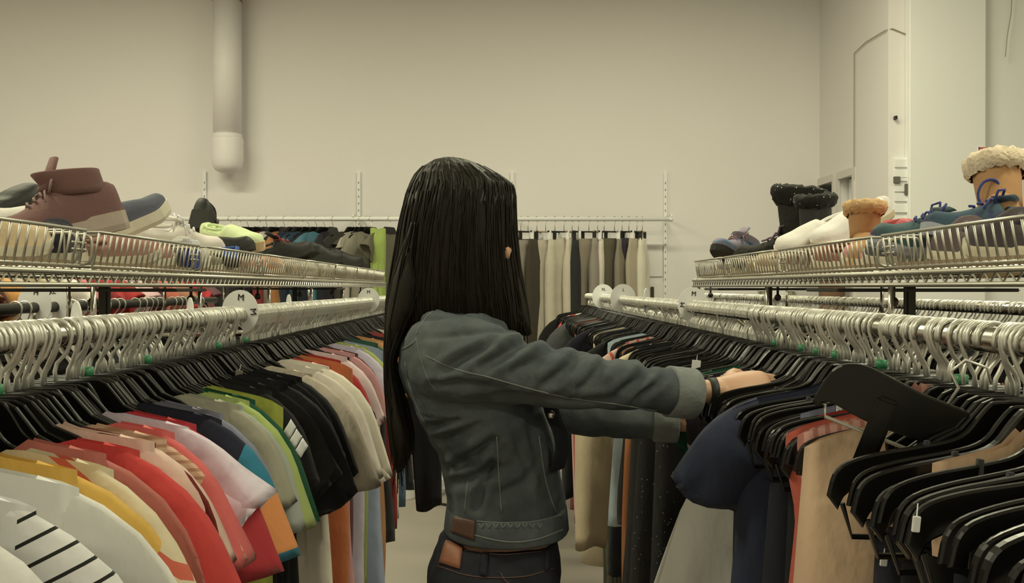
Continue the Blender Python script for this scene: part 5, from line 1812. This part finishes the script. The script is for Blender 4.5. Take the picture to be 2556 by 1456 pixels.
# --- hair
HAIR = mat_plain('dark_hair', (0.013, 0.0095, 0.0062), 0.52, var=0.5, scale=8, spec=0.28)
nt = HAIR.node_tree
for q in nt.nodes:
    if q.type == 'TEX_NOISE':
        mp = nt.nodes.new('ShaderNodeMapping')
        mp.inputs['Scale'].default_value = (14, 14, 0.6)
        tcn = [z for z in nt.nodes if z.type == 'TEX_COORD'][0]
        nt.links.new(tcn.outputs['Object'], mp.inputs['Vector'])
        nt.links.new(mp.outputs['Vector'], q.inputs['Vector'])
        bp = nt.nodes.new('ShaderNodeBump')
        bp.inputs['Strength'].default_value = 0.35
        bp.inputs['Distance'].default_value = 0.01
        nt.links.new(q.outputs['Fac'], bp.inputs['Height'])
        nt.links.new(bp.outputs['Normal'], nt.nodes['Principled BSDF'].inputs['Normal'])
        break
HS = [(396, 1105, 1140, 0.020), (403, 1082, 1172, 0.045), (418, 1060, 1208, 0.072), (440, 1040, 1246, 0.095), (465, 1027, 1279, 0.108), (490, 1018, 1285, 0.116), (530, 1008, 1287, 0.120),
      (580, 997, 1289, 0.120), (640, 987, 1294, 0.117), (700, 976, 1303, 0.110), (750, 968, 1312, 0.104), (800, 965, 1319, 0.095), (835, 970, 1320, 0.085)]
HY = 1.612
f0 = math.degrees(math.atan2(FD.y, FD.x))
hm = MB()
NA = 40


def hair_xy(row, ang, off=0.0):
    py, xl, xr, ry = row
    a, b_ = W(xl, py, HY), W(xr, py, HY)
    cx, rx = (a.x + b_.x) / 2, (b_.x - a.x) / 2
    rip = 0.0016 * math.sin(ang * 23) + 0.0012 * math.sin(ang * 41 + 1.3)
    return Vector((cx + (rx + off + rip * min(1, rx / 0.05)) * math.cos(ang), HY + (ry + off + rip) * math.sin(ang), a.z))


for i, row in enumerate(HS[:6]):
    pass
cap_r = [[hair_xy(row, R(f0) + 2 * math.pi * j / 72) for j in range(72)] for row in HS[:6]]
hm.loft(cap_r, True, False)
# C-shaped curtain below the forehead, open at the face
rg = []
for i, row in enumerate(HS[5:]):
    gap = R(56 if i > 0 else 40)
    a0, a1 = R(f0) + gap, R(f0) + 2 * math.pi - gap
    outer = [hair_xy(row, a0 + (a1 - a0) * j / (NA * 2)) for j in range(NA * 2 + 1)]
    inner = [hair_xy(row, a0 + (a1 - a0) * j / NA, -0.028) for j in range(NA, -1, -1)]
    rg.append(outer + inner)
hm.loft(rg, True, True)
hs = MB()
hr = random.Random(5)
for q in range(170):
    a0, a1 = R(f0) + R(62), R(f0) + 2 * math.pi - R(62)
    a = a0 + (a1 - a0) * hr.random()
    st = hr.choice((2, 3, 3, 4, 5))
    pts = [hair_xy(row, a + 0.03 * math.sin(i * 0.9 + q), 0.0002 + 0.0008 * hr.random()) for i, row in enumerate(HS) if i >= st]
    hs.tube(smooth_pts(pts, 2), 0.0012, 4)


def tress(rows, yc, depth, nst, seed):
    rings = []
    for py, xl, xr in rows:
        a, b_ = W(xl, py, yc), W(xr, py, yc)
        rings.append(ell(((a.x + b_.x) / 2, yc, a.z), (1, 0, 0), (0, 1, 0), max(0.002, (b_.x - a.x) / 2), depth * min(1, (b_.x - a.x) / 0.04), 20))
    hm.loft(rings)
    r2 = random.Random(seed)
    for k in range(nst):
        u, d0 = r2.uniform(-1, 1), r2.uniform(-1, 0.3)
        end = r2.choice((1.0, 0.97, 0.92, 0.85))
        pts = []
        m = max(3, int(len(rows) * end))
        for py, xl, xr in rows[:m]:
            a, b_ = W(xl, py, yc), W(xr, py, yc)
            w = (b_.x - a.x) / 2
            pts.append(Vector(((a.x + b_.x) / 2 + u * (w + 0.001), yc + d0 * depth * math.sqrt(max(0.02, 1 - u * u)) * 1.05, a.z)))
        last = pts[-1]
        pts.append(last + Vector((0.004 * u, 0, -0.03 * r2.random() - 0.008)))
        q = smooth_pts(pts, 2)
        hs.tube(q, [0.0018 * (1 - 0.8 * i / (len(q) - 1)) for i in range(len(q))], 4)


tress([(560, 1030, 1050), (640, 1000, 1050), (700, 980, 1066), (760, 968, 1056), (810, 964, 1030), (860, 962, 1004), (900, 962, 990), (950, 962, 1000), (1000, 965, 1014), (1050, 969, 1028), (1090, 973, 1034), (1120, 977, 1028), (1150, 982, 1018), (1178, 988, 1002)], 1.555, 0.045, 60, 3)
tress([(600, 1250, 1275), (690, 1228, 1300), (740, 1238, 1312), (780, 1258, 1318), (810, 1280, 1322), (838, 1306, 1322)], 1.60, 0.04, 26, 4)
hm.v = [P_INV @ v for v in hm.v]
hair = hm.build('hair', HAIR, person, True)
hs.v = [P_INV @ v for v in hs.v]
st = hs.build('hair_strands', HAIR, person, True)
st.parent = hair
st['kind'] = 'stuff'

# three white bars on the sleeve of a black sports shirt; the shirt that faces the aisle there carries them
LBL = 'black sports shirt with three white slanted bars'
bpy.context.view_layer.update()
dgr = bpy.context.evaluated_depsgraph_get()
dark = {o.name: lb for lb, o in G.items() if o.location.x < 0 and o.name.startswith(('black_', 'sport_'))}


def shown(px, py):
    ok, loc, nrm, idx, ob, mx = scene.ray_cast(dgr, EYE, (W(px, py, 1.0) - EYE).normalized())
    return ob.name if ok else ''


best = None
for y0 in (1058, 1040, 1076, 1094, 1020, 1110, 1004, 1130, 1150):
    for x0 in range(690, 850, 4):       # first stretch of black sleeve in open view
        spots_ = {shown(x0 + dx, y0 + dy) for dx, dy in ((2, 2), (17, -26), (28, -6), (46, 2), (58, 38), (40, 64), (14, 18), (30, 28))}
        if len(spots_) == 1 and list(spots_)[0] in dark:
            nm = list(spots_)[0]
            best = (x0, y0, dark[nm], bpy.data.objects[nm])
            break
    if best:
        break
if best:
    bx, by, lb, o = best
    if lb != LBL:
        G[LBL]['label'] = lb
        o['label'] = LBL
    bv = bvh_of([o])
    for k in range(3):
        x, y = bx + k * 14, by + k * 24
        surf_patch('printed_bar', bv, [(x, y), (x + 17, y - 30), (x + 30, y - 10), (x + 13, y + 20)], 4, 4, 0.0015, M['paper'], o)

# small white tags and a clip that hang on the hangers facing the camera
bpy.context.view_layer.update()
dgr = bpy.context.evaluated_depsgraph_get()
for (px, py, w, h, lb, nm, mt) in ((2292, 1312, 20, 40, 'small white paper tag among the near black hangers', 'price_tag', M['paper']), (2210, 1408, 18, 18, 'tiny square white tag low among the near black hangers', 'price_tag', M['paper']),
                                   (2098, 1022, 14, 34, 'narrow pale tag beside the clip of the tilted hanger', 'price_tag', M['paper']), (1738, 918, 22, 36, 'pale clip on a hanger above her cuff', 'hanger_clip', M['white_plastic']),
                                   (598, 934, 18, 20, 'small clear grey size clip on a black left hanger', 'hanger_clip', M['zinc'])):
    d = (W(px, py, 1.0) - EYE).normalized()
    ok, loc, nrm, idx, ob, mx = scene.ray_cast(dgr, EYE, d)
    if not ok:
        continue
    k = loc.y / FPX
    t = MB().box((-w * k / 2, -0.0012, -h * k / 2), (w * k / 2, 0.0012, h * k / 2), 0.0006).build(nm, mt)
    t.location = loc - d * 0.005
    t.rotation_euler = (0, R(6), 0)
    tag(t, lb, 'tag' if nm == 'price_tag' else 'clip')
    MB().tube([(0, 0.0005, h * k / 2 - 0.001), (0.001, 0.003, h * k / 2 + 0.010)], 0.0006, 4).build('tie', M['paper'], t)
